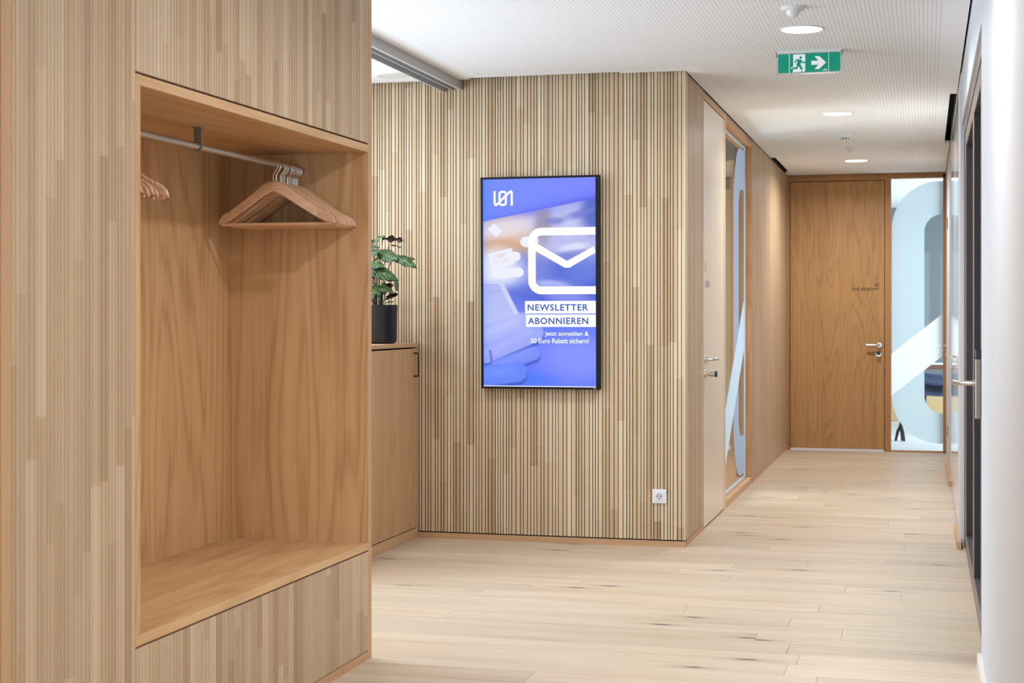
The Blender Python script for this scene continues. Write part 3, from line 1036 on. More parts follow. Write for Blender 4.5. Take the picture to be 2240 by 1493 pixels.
w5 = tag(empty('added_window', (-3.55, 8.03, 1.28)), 'added unseen window above the oak storage cabinet lighting the slats', 'window', kind='structure')  # frame for the added light that lifts the left slats
boxes('window_frame', [(-3.58, -3.52, 7.36, 7.42, 1.28, 2.62), (-3.58, -3.52, 8.64, 8.70, 1.28, 2.62), (-3.58, -3.52, 7.42, 8.64, 1.28, 1.34), (-3.58, -3.52, 7.42, 8.64, 2.56, 2.62)], M['alu'], w5)

# ------------------------------------------------------------------ wardrobe with coat niche
wd_ = tag(empty('coat_wardrobe', (XW - 0.3, 4.46, 0)), 'oak coat wardrobe with ribbed fronts and open niche seat', 'wardrobe')
YL, YR_ = 3.248, 5.684
XB = -2.655
box('side_panel', XB, XW, YR_, 5.720, 0, ZT, M['trim'], wd_, 0.0008)
box('side_panel', XB, XW, 3.206, YL, 0, ZT, M['trim'], wd_, 0.0008)
box('plinth', XB, XW - 0.001, YL, YR_, 0, 0.0325, M['trim_y'], wd_)
box('carcass_void', XB, XW - 0.024, YL, 3.84, 0.033, ZT, M['slab'], wd_)
box('carcass_void', XB, XW - 0.024, 3.846, YR_, 1.984, ZT, M['slab'], wd_)
box('carcass_void', XB, XW - 0.024, 3.846, YR_, 0.033, 0.416, M['slab'], wd_)
box('niche_back', XB - 0.01, XB, 3.846, YR_, 0.40, 1.99, M['veneer'], wd_)
box('niche_side', XB, XW - 0.0005, YR_ - 0.003, YR_ + 0.001, 0.420, 1.982, M['veneer'], wd_)
box('niche_side', XB, XW - 0.0005, 3.846, 3.874, 0.420, 1.982, M['veneer'], wd_, 0.0008)
box('niche_top', XB, XW, 3.848, YR_ - 0.003, 1.952, 1.981, M['veneer_y'], wd_, 0.0008)
box('bench_seat', XB, XW, 3.848, YR_ - 0.003, 0.421, 0.448, M['veneer_y'], wd_, 0.0008)


def ribbed_front(name, y0, y1, z0, z1, seed):
    p = box(name, XW - 0.022, XW - 0.0042, y0, y1, z0, z1, M['slat_base'], wd_)
    for (o, wdt) in slat_widths(y1 - y0, seed):
        a, b = y0 + o + 0.0006, y0 + o + wdt - 0.0006
        c = 0.0011
        xo, xi = XW, XW - 0.0045
        V = [(xi, a, z0), (xi, b, z0), (xi, b, z1), (xi, a, z1), (xo, a + c, z0), (xo, b - c, z0), (xo, b - c, z1), (xo, a + c, z1)]
        F = [(4, 5, 6, 7), (0, 4, 7, 3), (5, 1, 2, 6), (0, 1, 5, 4), (7, 6, 2, 3), (0, 3, 2, 1)]
        mesh_obj('slat', V, F, M['slat_y'], p)
    return p


ribbed_front('tall_front', YL + 0.001, 3.8445, 0.036, ZT - 0.005, 21)
ribbed_front('upper_front', 3.8465, YR_ - 0.001, 1.9875, ZT - 0.005, 22)
ribbed_front('drawer_front', 3.8465, YR_ - 0.001, 0.036, 0.4155, 23)
RX, RZ = -2.347, 1.888
tube('clothes_rail', [(RX, 3.874, RZ), (RX, YR_ - 0.003, RZ)], 0.0115, M['rod'], wd_, 18)
br = boxes('rail_bracket', [(RX - 0.014, RX + 0.014, 4.778, 4.784, RZ - 0.004, 1.952), (RX - 0.016, RX + 0.016, 4.768, 4.794, 1.949, 1.952)], M['bracket'], wd_, 0.0008)
bm = bmesh.new()
add_tube(bm, [(RX + 0.0145 * math.cos(R(t)), 4.781, RZ + 0.0145 * math.sin(R(t))) for t in range(0, -181, -15)], 0.003, 6)
bm_obj('rail_cradle', bm, M['bracket'], wd_, True)

# ------------------------------------------------------------------ coat hangers
H_PROTO = None
ORD = ['first', 'second', 'third', 'fourth', 'fifth', 'sixth', 'seventh', 'eighth', 'ninth', 'tenth', 'eleventh', 'twelfth', 'thirteenth', 'fourteenth', 'fifteenth']


def hanger_parts():
    # shoulders: arched outline bent back towards the tips
    top = [(0.0, -0.060), (0.022, -0.063), (0.05, -0.078), (0.085, -0.104), (0.125, -0.133), (0.165, -0.160), (0.182, -0.170), (0.186, -0.176), (0.192, -0.173), (0.210, -0.184), (0.223, -0.198), (0.228, -0.212)]
    bot = [(0.0, -0.098), (0.022, -0.108), (0.05, -0.124), (0.085, -0.147), (0.125, -0.172), (0.165, -0.197), (0.182, -0.206), (0.186, -0.208), (0.192, -0.211), (0.210, -0.216), (0.223, -0.219), (0.228, -0.219)]
    bm = bmesh.new()
    cols = []
    xs = [-i for i in range(len(top) - 1, 0, -1)] + list(range(len(top)))
    for i in xs:
        s = -1 if i < 0 else 1
        (x, zt), (_, zb) = top[abs(i)], bot[abs(i)]
        yb = 0.035 * (x / 0.228) ** 1.3
        th = 0.0044 if x < 0.2 else 0.0040
        ring = [bm.verts.new(c) for c in ((s * x, yb - th, zb + 0.003), (s * x, yb - th, zt - 0.004), (s * x, yb - th * 0.5, zt), (s * x, yb + th * 0.5, zt), (s * x, yb + th, zt - 0.004), (s * x, yb + th, zb + 0.003), (s * x, yb + th * 0.4, zb), (s * x, yb - th * 0.4, zb))]
        cols.append(ring)
    for i in range(len(cols) - 1):
        for k in range(8):
            bm.faces.new((cols[i][k], cols[i][(k + 1) % 8], cols[i + 1][(k + 1) % 8], cols[i + 1][k]))
    bm.faces.new(cols[0])
    bm.faces.new(list(reversed(cols[-1])))
    shoulders = bm_obj('shoulder', bm, M['hanger'], None, False)
    bm = bmesh.new()
    add_tube(bm, [(-0.214, 0.034, -0.219), (0.214, 0.034, -0.219)], 0.0062, 8)
    bar = bm_obj('trouser_bar', bm, M['hanger'], None, True)
    pts = [(0, 0, -0.064), (0, 0, -0.036), (0.003, 0, -0.031), (0.0135, 0, -0.0185)]
    pts += [(0.0185 * math.cos(R(t)), 0, 0.0185 * math.sin(R(t)) - 0.004) for t in range(-25, 196, 15)]
    bm = bmesh.new()
    add_tube(bm, pts, 0.0019, 6)
    hook = bm_obj('hook', bm, M['chrome'], None, True)
    return [shoulders, bar, hook]


protos = hanger_parts()
used = [False]


def place_hanger(yy, yaw, label, group, dz=0.0):
    e = tag(empty('coat_hanger', (RX, yy, RZ - 0.003 + dz)), label, 'hanger', group)
    e.rotation_euler = (0, 0, R(yaw))
    for p in protos:
        if used[0]:
            c = p.copy()
            COL.objects.link(c)
        else:
            c = p
        c.parent = e
    used[0] = True


ys = [5.416, 5.445, 5.482, 5.495, 5.509, 5.523, 5.549, 5.562, 5.576, 5.591, 5.607, 5.618, 5.630, 5.641, 5.652]
rnd = random.Random(5)
for i, yy in enumerate(ys):
    yaw = [4, -6, 3, -2, 4, 1, -3, 3, 0, 2, -2, 1, 0, 0, 0][i]
    nm = 'frontmost wooden coat hanger of the bunch at the right end of the rail' if i == 0 else \
        'wooden coat hanger, %s from the front in the bunch at the rail\'s right end' % ORD[i]
    place_hanger(yy - 0.012, yaw, nm, 'coat hangers on the right of the rail')
yl = [4.085, 4.035, 4.010, 3.985, 3.945]
for i, yy in enumerate(yl):
    place_hanger(yy, [3, -2, -3, -4, -3][i], 'wooden coat hanger tip peeking out at the left of the niche, %s from the back' % ORD[i], 'coat hangers on the left of the rail', [0.0, -0.006, 0, -0.004, 0][i])

# ------------------------------------------------------------------ sliding partition track
tr = tag(empty('sliding_track', (-2.71, 7.3, ZC)), 'grey aluminium sliding door track on the ceiling', 'track')
box('fascia', -2.673, -2.655, 5.72, YS - 0.002, 2.664, ZC + 0.02, M['alu'], tr)
box('channel_floor', -2.765, -2.673, 5.72, YS - 0.002, 2.690, 2.72, M['alu_dark'], tr)
box('rail', -2.716, -2.709, 5.72, YS - 0.002, 2.662, 2.690, M['alu'], tr)
box('rail', -2.770, -2.762, 5.72, YS - 0.002, 2.655, 2.72, M['alu'], tr)

# ------------------------------------------------------------------ low cabinet
cb = tag(empty('storage_cabinet', (-3.2, 8.2, 0)), 'low oak storage cabinet with black handle against the slatted wall', 'cabinet')
CX = -2.930
CY0, CY1 = 7.30, 8.895
box('body', -3.46, CX - 0.022, CY0, CY1 - 0.002, 0.062, 1.128, M['slab'], cb)
box('top', -3.46, CX + 0.004, CY0, CY1, 1.139, 1.163, M['cab_y'], cb, 0.001)
box('plinth', -3.46, CX - 0.001, CY0, CY1, 0.0, 0.060, M['cab_y'], cb)
box('end_stile', CX - 0.022, CX, 8.868, CY1, 0.060, 1.139, M['cab'], cb)
dr = box('door', CX - 0.020, CX, 8.09, 8.865, 0.066, 1.130, M['cab'], cb, 0.0008)
tube('handle', [(CX, 8.815, 0.967), (CX + 0.024, 8.815, 0.967), (CX + 0.030, 8.815, 0.974), (CX + 0.030, 8.815, 1.096), (CX + 0.024, 8.815, 1.103), (CX, 8.815, 1.103)], 0.0050, M['black'], dr, 10)
dr = box('door', CX - 0.020, CX, 7.305, 8.086, 0.066, 1.130, M['cab'], cb, 0.0008)
tube('handle', [(CX, 7.36, 0.967), (CX + 0.030, 7.36, 0.974), (CX + 0.030, 7.36, 1.096), (CX, 7.36, 1.103)], 0.0045, M['black'], dr, 10)

# ------------------------------------------------------------------ potted plant
PX, PY, PZ = -3.054, 8.55, 1.1632
pp = tag(empty('potted_plant', (PX, PY, PZ)), 'striped leaf plant in a black round pot on the cabinet', 'plant')
lathe('pot', (PX, PY, PZ), [(0.088, 0.0), (0.090, 0.006), (0.102, 0.009), (0.105, 0.02), (0.109, 0.224), (0.105, 0.224), (0.103, 0.19)], M['pot'], pp, 48)
lathe('soil', (PX, PY, PZ + 0.185), [(0.10, 0), (0.103, 0.004), (0.05, 0.012)], M['soil'], pp, 24)


def add_leaf(b, t, wdt, face, droop=0.15, curl=0.2, waves=0.0):
    b, t = Vector(b), Vector(t)
    d = t - b
    ln = d.length
    dn = d.normalized()
    f = Vector(face)
    f = (f - dn * f.dot(dn)).normalized()
    s = dn.cross(f).normalized()
    NU, NV = 12, 6
    V, UV, F = [], [], []
    for i in range(NU + 1):
        u = i / NU
        prof = (math.sin(math.pi * min(1, u * 0.97 + 0.03)) ** 0.65) * (1.0 - 0.25 * u)
        c = b + d * u + f * (droop * ln * (4 * u * (1 - u)) * 0.5)
        for j in range(NV + 1):
            v = j / NV
            off = (v - 0.5) * wdt * prof
            wv = math.sin(u * 16 + (0 if v < .5 else 1.2)) * waves * abs(v - 0.5) * wdt
            V.append(c + s * off - f * (curl * abs(v - 0.5) * 2 * wdt * prof * 0.5) + f * wv)
            UV.append((u, v))
    for i in range(NU):
        for j in range(NV):
            k = i * (NV + 1) + j
            F.append((k, k + NV + 1, k + NV + 2, k + 1))
    o = mesh_obj('leaf', V, F, M['leaf'], pp, True)
    # front side faces the given direction
    me = o.data
    if sum((p.normal.dot(f) for p in me.polygons)) < 0:
        me.flip_normals()
    uvl = me.uv_layers.new(name='UVMap')
    for lp in me.loops:
        uvl.data[lp.index].uv = UV[lp.vertex_index]
    # stalk from the soil
    mid = Vector((PX + (b.x - PX) * 0.35, PY + (b.y - PY) * 0.35, PZ + 0.19 + (b.z - PZ - 0.19) * 0.6))
    root = Vector((PX + (b.x - PX) * 0.22, PY + (b.y - PY) * 0.22, PZ + 0.185))
    tube('stalk', [root, mid, b + dn * 0.004], [0.0026, 0.0022, 0.0018], M['stem'], pp, 6)
    return o


LV = [((-3.023, 8.52, 1.765), (-2.878, 8.50, 1.749), 0.048, (-0.1, 0.7, 0.7), 0.25, 0.3, 0.5),
      ((-3.102, 8.56, 1.741), (-3.000, 8.50, 1.783), 0.045, (0.2, -0.8, 0.5), 0.2, 0.3, 0.3),
      ((-3.034, 8.48, 1.690), (-2.905, 8.44, 1.640), 0.092, (0.0, -1.0, 0.45), 0.15, 0.25, 0.1),
      ((-2.940, 8.47, 1.664), (-2.788, 8.45, 1.596), 0.066, (0.15, -1.0, 0.5), 0.18, 0.25, 0.2),
      ((-3.090, 8.45, 1.580), (-2.890, 8.42, 1.522), 0.092, (-0.1, -1.0, 0.55), 0.45, 0.25, 0.15),
      ((-3.102, 8.50, 1.600), (-3.014, 8.46, 1.664), 0.055, (-0.3, -0.6, 0.7), 0.2, 0.3, 0.1),
      ((-3.018, 8.55, 1.532), (-2.935, 8.53, 1.530), 0.040, (0.0, 0.8, 0.6), 0.3, 0.3, 0.2),
      ((-2.940, 8.52, 1.527), (-2.923, 8.50, 1.464), 0.030, (0.5, -0.8, 0.1), 0.1, 0.6, 0.0),
      ((-3.074, 8.46, 1.490), (-2.922, 8.43, 1.452), 0.080, (0.0, -0.5, 0.9), 0.35, 0.3, 0.1),
      ((-3.125, 8.44, 1.452), (-3.040, 8.41, 1.482), 0.075, (0.1, -1.0, 0.4), 0.1, 0.25, 0.1),
      ((-3.100, 8.43, 1.395), (-3.012, 8.40, 1.440), 0.055, (-0.2, -0.8, 0.6), 0.2, 0.3, 0.2),
      ((-3.010, 8.50, 1.412), (-2.948, 8.49, 1.428), 0.032, (0.0, -0.2, 1.0), 0.2, 0.4, 0.3),
      ((-3.006, 8.52, 1.398), (-2.950, 8.51, 1.406), 0.030, (0.0, -0.1, 1.0), 0.2, 0.4, 0.3),
      ((-3.140, 8.50, 1.690), (-3.030, 8.48, 1.722), 0.060, (0.0, -0.8, 0.6), 0.2, 0.3, 0.3),
      ((-3.150, 8.47, 1.520), (-3.040, 8.45, 1.545), 0.060, (0.0, -0.7, 0.7), 0.3, 0.3, 0.2),
      ((-2.968, 8.53, 1.656), (-2.830, 8.54, 1.648), 0.048, (0.0, -0.8, 0.7), 0.15, 0.3, 0.2),
      ((-3.080, 8.40, 1.425), (-3.000, 8.37, 1.452), 0.060, (0.2, -0.9, 0.5), 0.2, 0.3, 0.1),
      ((-3.000, 8.56, 1.735), (-2.915, 8.58, 1.712), 0.026, (0.0, 0.2, 1.0), 0.2, 0.4, 0.2),
      ((-3.060, 8.42, 1.610), (-2.960, 8.38, 1.600), 0.070, (0.1, -0.7, 0.8), 0.35, 0.3, 0.15),
      ((-3.110, 8.40, 1.560), (-3.030, 8.37, 1.585), 0.060, (-0.2, -0.7, 0.7), 0.3, 0.3, 0.2),
      ((-3.060, 8.55, 1.480), (-2.965, 8.56, 1.500), 0.060, (0.0, 0.7, 0.7), 0.3, 0.3, 0.2),
      ((-3.090, 8.47, 1.655), (-3.000, 8.44, 1.700), 0.055, (0.0, -0.8, 0.6), 0.3, 0.3, 0.3),
      ((-3.060, 8.38, 1.470), (-2.975, 8.35, 1.440), 0.070, (0.1, -0.5, 0.9), 0.4, 0.3, 0.1),
      ((-3.110, 8.58, 1.43), (-3.02, 8.60, 1.46), 0.070, (0.0, -0.6, 0.8), 0.3, 0.3, 0.1),
      ((-3.020, 8.58, 1.43), (-2.95, 8.60, 1.45), 0.050, (0.0, 0.6, 0.8), 0.3, 0.3, 0.1),
      ((-3.120, 8.45, 1.735), (-3.040, 8.43, 1.755), 0.050, (0.0, 0.5, 0.9), 0.3, 0.3, 0.3),
      ((-3.180, 8.55, 1.62), (-3.28, 8.50, 1.66), 0.08, (0.0, -0.7, 0.7), 0.3, 0.3, 0.2),
      ((-3.170, 8.52, 1.50), (-3.27, 8.47, 1.48), 0.08, (0.0, -0.7, 0.7), 0.3, 0.3, 0.2)]
for lf in LV:
    add_leaf(*lf)

# ------------------------------------------------------------------ wall screen
tvW, tvH, tvD = 0.712, 1.238, 0.045
TVC = Vector((-2.168, 8.845, 1.517))
lean = 0.020 / tvH       # the top hangs a little forward
SC = 2 ** (-EXPO)


def tvp(u, v, dpt=0.0):
    """u,v metres from the screen centre (u right, v up); dpt out of the wall"""
    return (TVC.x + u, TVC.y - dpt - v * lean, TVC.z + v)


tv = tag(empty('wall_screen', tuple(TVC)), 'upright black framed advertising screen hanging on the slatted wall', 'screen')
bm = bmesh.new()


def add_slab(bm, u0, u1, v0, v1, d0, d1):
    vv = [bm.verts.new(tvp(u, v, d)) for d in (d0, d1) for (u, v) in ((u0, v0), (u1, v0), (u1, v1), (u0, v1))]
    for f in ((0, 1, 2, 3), (7, 6, 5, 4), (0, 4, 5, 1), (1, 5, 6, 2), (2, 6, 7, 3), (3, 7, 4, 0)):
        bm.faces.new([vv[i] for i in f])


add_slab(bm, -tvW / 2, tvW / 2, -tvH / 2, tvH / 2, -0.034, 0.0)
bm_obj('housing', bm, M['tv_black'], tv)
SWl, SWr, SHt, SHb = -tvW / 2 + 0.0145, tvW / 2 - 0.0225, tvH / 2 - 0.0125, -tvH / 2 + 0.0125
bm = bmesh.new()
add_slab(bm, -tvW / 2, SWl, -tvH / 2, tvH / 2, 0.0, 0.006)
add_slab(bm, SWr, tvW / 2, -tvH / 2, tvH / 2, 0.0, 0.006)
add_slab(bm, SWl, SWr, SHt, tvH / 2, 0.0, 0.006)
add_slab(bm, SWl, SWr, -tvH / 2, SHb, 0.0, 0.006)
bm_obj('bezel', bm, M['tv_black'], tv)
bm = bmesh.new()
add_slab(bm, -0.2, 0.2, -0.2, 0.2, -0.053, -0.034)
bm_obj('wall_mount', bm, M['black'], tv)
bm = bmesh.new()
add_slab(bm, SWr - 0.016, SWr - 0.001, SHb - 0.0085, SHb - 0.0055, 0.0055, 0.0066)
bm_obj('maker_mark', bm, M['alu'], tv)


def sp(nx, ny, d=0.0):
    """nx 0..1 left to right, ny 0..1 top to bottom over the lit picture"""
    return tvp(SWl + nx * (SWr - SWl), SHt + ny * (SHb - SHt), d)


NX, NY = 200, 356
gx, gy = np.meshgrid(np.linspace(0, 1, NX), np.linspace(0, 1, NY))
AR = 1358 / 746.0
gya = gy * AR     # isotropic vertical coordinate


def S(*c):
    return np.array(c, float)


def sm(a, b, x):
    t = np.clip((x - a) / (b - a), 0, 1)
    return t * t * (3 - 2 * t)


def blob(img, cx, cy, rx, ry, col, k=1.0, soft=1.0, ang=0.0):
    ca, sa = math.cos(R(ang)), math.sin(R(ang))
    dx, dy = gx - cx, (gy - cy) * AR
    X, Y = dx * ca + dy * sa, -dx * sa + dy * ca
    d = np.sqrt((X / rx) ** 2 + (Y / (ry * AR)) ** 2)
    m = (1 - sm(1 - 0.5 * soft, 1 + 0.5 * soft, d)) * k
    return img * (1 - m[..., None]) + col * m[..., None]


def capsule(img, x0, y0, x1, y1, r, col, k=1.0, soft=0.02):
    y0, y1 = y0 * AR, y1 * AR
    dx, dy = x1 - x0, y1 - y0
    t = np.clip(((gx - x0) * dx + (gya - y0) * dy) / (dx * dx + dy * dy), 0, 1)
    d = np.sqrt((gx - x0 - t * dx) ** 2 + (gya - y0 - t * dy) ** 2)
    m = (1 - sm(r - soft, r + soft, d)) * k
    return img * (1 - m[..., None]) + col * m[..., None]


img = np.zeros((NY, NX, 3)) + S(112, 124, 238)
# out-of-focus photograph
img = blob(img, 0.18, 0.30, 0.42, 0.13, S(226, 196, 180), 0.95, 1.1)
img = blob(img, 0.22, 0.335, 0.30, 0.045, S(206, 160, 120), 0.8, 1.3, 8)
img = blob(img, 0.20, 0.235, 0.35, 0.04, S(232, 226, 240), 0.7, 1.2, -10)
img = blob(img, 0.78, 0.30, 0.30, 0.20, S(188, 190, 236), 0.95, 0.8)
img = blob(img, 0.54, 0.22, 0.07, 0.09, S(150, 136, 160), 0.75, 1.3)
img = blob(img, 0.98, 0.17, 0.10, 0.09, S(72, 92, 190), 0.85, 1.2)
img = blob(img, 0.85, 0.175, 0.16, 0.018, S(112, 120, 206), 0.8, 1.2, -18)
img = blob(img, 0.64, 0.205, 0.09, 0.016, S(120, 122, 200), 0.7, 1.2)
img = blob(img, 0.76, 0.235, 0.06, 0.05, S(206, 210, 245), 0.6, 1.2)
img = blob(img, 0.80, 0.335, 0.13, 0.022, S(226, 232, 250), 0.8, 1.0, -8)
img = blob(img, 0.80, 0.362, 0.15, 0.016, S(130, 128, 206), 0.6, 1.2, -8)
img = blob(img, 0.72, 0.50, 0.50, 0.12, S(72, 96, 206), 0.92, 0.9)
img = blob(img, 0.92, 0.44, 0.20, 0.06, S(110, 132, 226), 0.6, 1.2, -20)
img = blob(img, 0.40, 0.44, 0.22, 0.09, S(126, 138, 226), 0.8, 1.1)
img = blob(img, 0.12, 0.45, 0.24, 0.07, S(238, 240, 255), 0.9, 1.2)
img = blob(img, 0.12, 0.385, 0.17, 0.06, S(240, 236, 248), 0.7, 1.2)
img = blob(img, 0.70, 0.54, 0.22, 0.05, S(140, 148, 236), 0.7, 1.1, 15)
img = blob(img, 0.62, 0.51, 0.14, 0.02, S(196, 204, 246), 0.7, 1.0, 6)
img = blob(img, 0.80, 0.60, 0.25, 0.05, S(134, 142, 238), 0.7, 1.1, 30)
# lower part: arm and hand in blue light
low = sm(0.60, 0.75, gy)[..., None]
img = img * (1 - low) + S(102, 124, 250) * low
img = blob(img, 0.85, 0.86, 0.32, 0.10, S(140, 150, 255), 0.8, 1.2)
img = blob(img, 0.10, 0.97, 0.45, 0.05, S(64, 120, 250), 0.7, 1.2)
# phone
ph = ((gx < 0.19 + (gy - 0.49) * 0.95) & (gy > 0.487)).astype(float)
edge = 0.17 + (gy - 0.49) * 0.95
m = (1 - sm(-0.012, 0.012, gx - edge)) * sm(0.484, 0.492, gy) * (1 - sm(0.70, 0.74, gy))
img = img * (1 - m[..., None]) + S(206, 210, 250) * m[..., None]
m2 = (1 - sm(-0.01, 0.01, gx - (edge - 0.045))) * sm(0.500, 0.508, gy) * (1 - sm(0.70, 0.74, gy))
img = img * (1 - m2[..., None]) + (S(176, 182, 240) + (gy[..., None] - 0.5) * S(60, 60, 40)) * m2[..., None]
m3 = (np.abs(gy - 0.540) < 0.0018) * (gx < 0.20)
img = np.where(m3[..., None], S(160, 166, 220), img)
# fingers
for (a, b, c, d, r_, col) in [(-0.05, 0.762, 0.34, 0.692, 0.088, S(176, 184, 248)), (0.02, 0.845, 0.46, 0.742, 0.080, S(160, 172, 250)), (0.12, 0.905, 0.45, 0.84, 0.060, S(122, 144, 250)), (-0.05, 0.955, 0.30, 0.93, 0.09, S(104, 136, 250))]:
    img = capsule(img, a, b + 0.010, c, d + 0.012, r_ * 1.03, S(58, 74, 188), 0.85, 0.014)
    img = capsule(img, a, b, c, d, r_, col, 0.95, 0.014)
    img = capsule(img, a + 0.02, b - 0.010, c - 0.05, d - 0.010, r_ * 0.45, col + S(16, 14, 5), 0.6, 0.04)
img = capsule(img, 0.06, 0.83, 0.07, 0.875, 0.010, S(72, 84, 190), 0.7, 0.012)
# blue header with slanted lower edge
lineY = 0.2025 - 0.1030 * gx
hdr = (1 - sm(-0.0012, 0.0012, gy - lineY))[..., None]
hcol = S(118, 136, 255) + (gx[..., None] - 0.5) * S(10, -4, 0)
dark = np.exp(-np.maximum(lineY - gy, 0) / 0.022)[..., None] * (0.35 + 0.65 * gx[..., None])
hcol = hcol * (1 - 0.42 * dark) + S(40, 40, 200) * 0.42 * dark
hcol = hcol * (1 - 0.35 * np.exp(-gx / 0.04)[..., None]) + S(40, 110, 255) * 0.35 * np.exp(-gx / 0.04)[..., None]
img = img * (1 - hdr) + hcol * hdr
# saturated rim at the left and lower border
rim = np.exp(-gx / 0.03)[..., None] * 0.35
img = img * (1 - rim) + S(70, 130, 255) * rim
img = np.clip(img, 0, 255) / 255.0
lin = np.where(img <= 0.04045, img / 12.92, ((img + 0.055) / 1.055) ** 2.4)
V = [sp(a, b, 0.001) for a, b in zip(gx.ravel(), gy.ravel())]
F = [(j * NX + i, (j + 1) * NX + i, (j + 1) * NX + i + 1, j * NX + i + 1) for j in range(NY - 1) for i in range(NX - 1)]
t = NT('screen_picture')
at = t.n('ShaderNodeAttribute', attribute_name='picture')
t.l(at.outputs['Color'], t.b.inputs['Emission Color'])
t.b.inputs['Emission Strength'].default_value = 1.0 * SC
t.b.inputs['Base Color'].default_value = (0.01, 0.01, 0.012, 1)
t.b.inputs['Roughness'].default_value = 0.5
t.b.inputs['Specular IOR Level'].default_value = 0.15
scr = mesh_obj('picture', V, F, t.m, tv)
ca = scr.data.color_attributes.new('picture', 'FLOAT_COLOR', 'POINT')
buf = np.ones((NX * NY, 4), np.float32)
buf[:, :3] = lin.reshape(-1, 3)
ca.data.foreach_set('color', buf.ravel())

M['lit_white'] = emit('screen_white', (0.97, 1.0, 1.0, 1), 1.0 * SC)
M['lit_glow'] = emit('screen_pale', srgb(236, 238, 255), 1.0 * SC)
M['lit_blue'] = emit('screen_text_blue', srgb(44, 84, 186), 1.0 * SC)
M['lit_deep'] = emit('screen_deep_blue', srgb(104, 120, 246), 1.0 * SC)


def clip_u(verts, faces, umax):
    return [(min(u, umax), v) for u, v in verts], faces


def flat(name, verts, faces, mat, d):
    return mesh_obj(name, [sp(u, v / AR, d) for u, v in verts], faces, mat, scr)


# big envelope (coordinates in picture widths)
e0, e1 = 0.2365 * AR, 0.5555 * AR
sw = 0.068
r_ = 0.085
cxl, ct, cbm = 0.403 + sw / 2, e0 + sw / 2, e1 - sw / 2
path = [(1.0, ct)] + arc2d(cxl + r_, ct + r_, r_, -90, -180, 8) + arc2d(cxl + r_, cbm - r_, r_, 180, 90, 8) + [(1.0, cbm)]
flat('envelope_outline', *clip_u(*stroke2d(path, sw), 1.0), M['lit_white'], 0.0014)
flat('envelope_flap', *clip_u(*stroke2d([(cxl + 0.03, 0.327 * AR), (0.735, 0.412 * AR), (0.762, 0.412 * AR), (1.0, 0.342 * AR)], sw * 0.92), 1.0), M['lit_white'], 0.00145)


def ell(cx, cy, rx, ry, ang=0, n=24):
    ca_, sa_ = math.cos(R(ang)), math.sin(R(ang))
    return [(cx + rx * math.cos(k * 2 * math.pi / n) * ca_ - ry * math.sin(k * 2 * math.pi / n) * sa_, cy * AR + rx * math.cos(k * 2 * math.pi / n) * sa_ + ry * math.sin(k * 2 * math.pi / n) * ca_) for k in range(n)]


def pill(cx, cy, hl, r, ang=0, n=8):
    pts = [(hl + r * math.cos(R(-90 + 180 * k / n)), r * math.sin(R(-90 + 180 * k / n))) for k in range(n + 1)] + [(-hl + r * math.cos(R(90 + 180 * k / n)), r * math.sin(R(90 + 180 * k / n))) for k in range(n + 1)]
    ca_, sa_ = math.cos(R(ang)), math.sin(R(ang))
    return [(cx + x * ca_ - y * sa_, cy * AR + x * sa_ + y * ca_) for x, y in pts]


for (nm, pts) in (('chat_bubble', pill(0.415, 0.302, 0.035, 0.046, -3)), ('chat_bubble', pill(0.275, 0.374, 0.02, 0.042, -4)), ('chat_bubble', pill(0.22, 0.452, 0.10, 0.042, -3))):
    flat(nm, pts, [list(range(len(pts)))], M['lit_glow'], 0.0013)
dm = [(0.045, 0.240 * AR), (0.100, 0.212 * AR), (0.170, 0.248 * AR), (0.118, 0.278 * AR)]
flat('tag_icon', dm, [(0, 1, 2, 3)], M['lit_glow'], 0.0013)
v_, f_ = stroke2d([(0.062, 0.365 * AR), (0.085, 0.430 * AR), (0.270, 0.402 * AR), (0.245, 0.340 * AR)], 0.026, True)
flat('small_envelope', v_, f_, M['lit_glow'], 0.00135)
v_, f_ = stroke2d([(0.062, 0.365 * AR), (0.165, 0.392 * AR), (0.245, 0.340 * AR)], 0.018)
flat('small_envelope', v_, f_, M['lit_glow'], 0.00135)


def lit_rect(name, x0, x1, y0, y1, mat, d):
    return mesh_obj(name, [sp(x0, y1, d), sp(x1, y1, d), sp(x1, y0, d), sp(x0, y0, d)], [(0, 1, 2, 3)], mat, scr)


lit_rect('headline_banner', 0.374, 1.0, 0.5875, 0.6480, M['lit_white'], 0.0016)
lit_rect('headline_banner', 0.383, 1.0, 0.6525, 0.7120, M['lit_white'], 0.0016)
lit_rect('picture_edge', 0.0, 1.0, 0.9955, 1.0, M['lit_glow'], 0.0016)


def words(body, x0, x1, y0, y1, mat, bold, spacing=1.0):
    lettering('lettering', body, (x0, x1, y1, y0), lambda u, v: sp(u, v, 0.0018), mat, scr, bold, spacing)


words('NEWSLETTER', 0.397, 0.932, 0.6030, 0.6345, M['lit_blue'], 0.020, 1.12)
words('ABONNIEREN', 0.400, 0.932, 0.6675, 0.6990, M['lit_blue'], 0.020, 1.12)
words('Jetzt anmelden &', 0.548, 0.936, 0.7335, 0.7605, M['lit_white'], 0.014)
words('50 Euro Rabatt sichern!', 0.424, 0.936, 0.7665, 0.7905, M['lit_white'], 0.014)


def lg(px, py):
    return ((px - 1056.0) / 250.0, (py - 392.0) / 456.0 * AR)


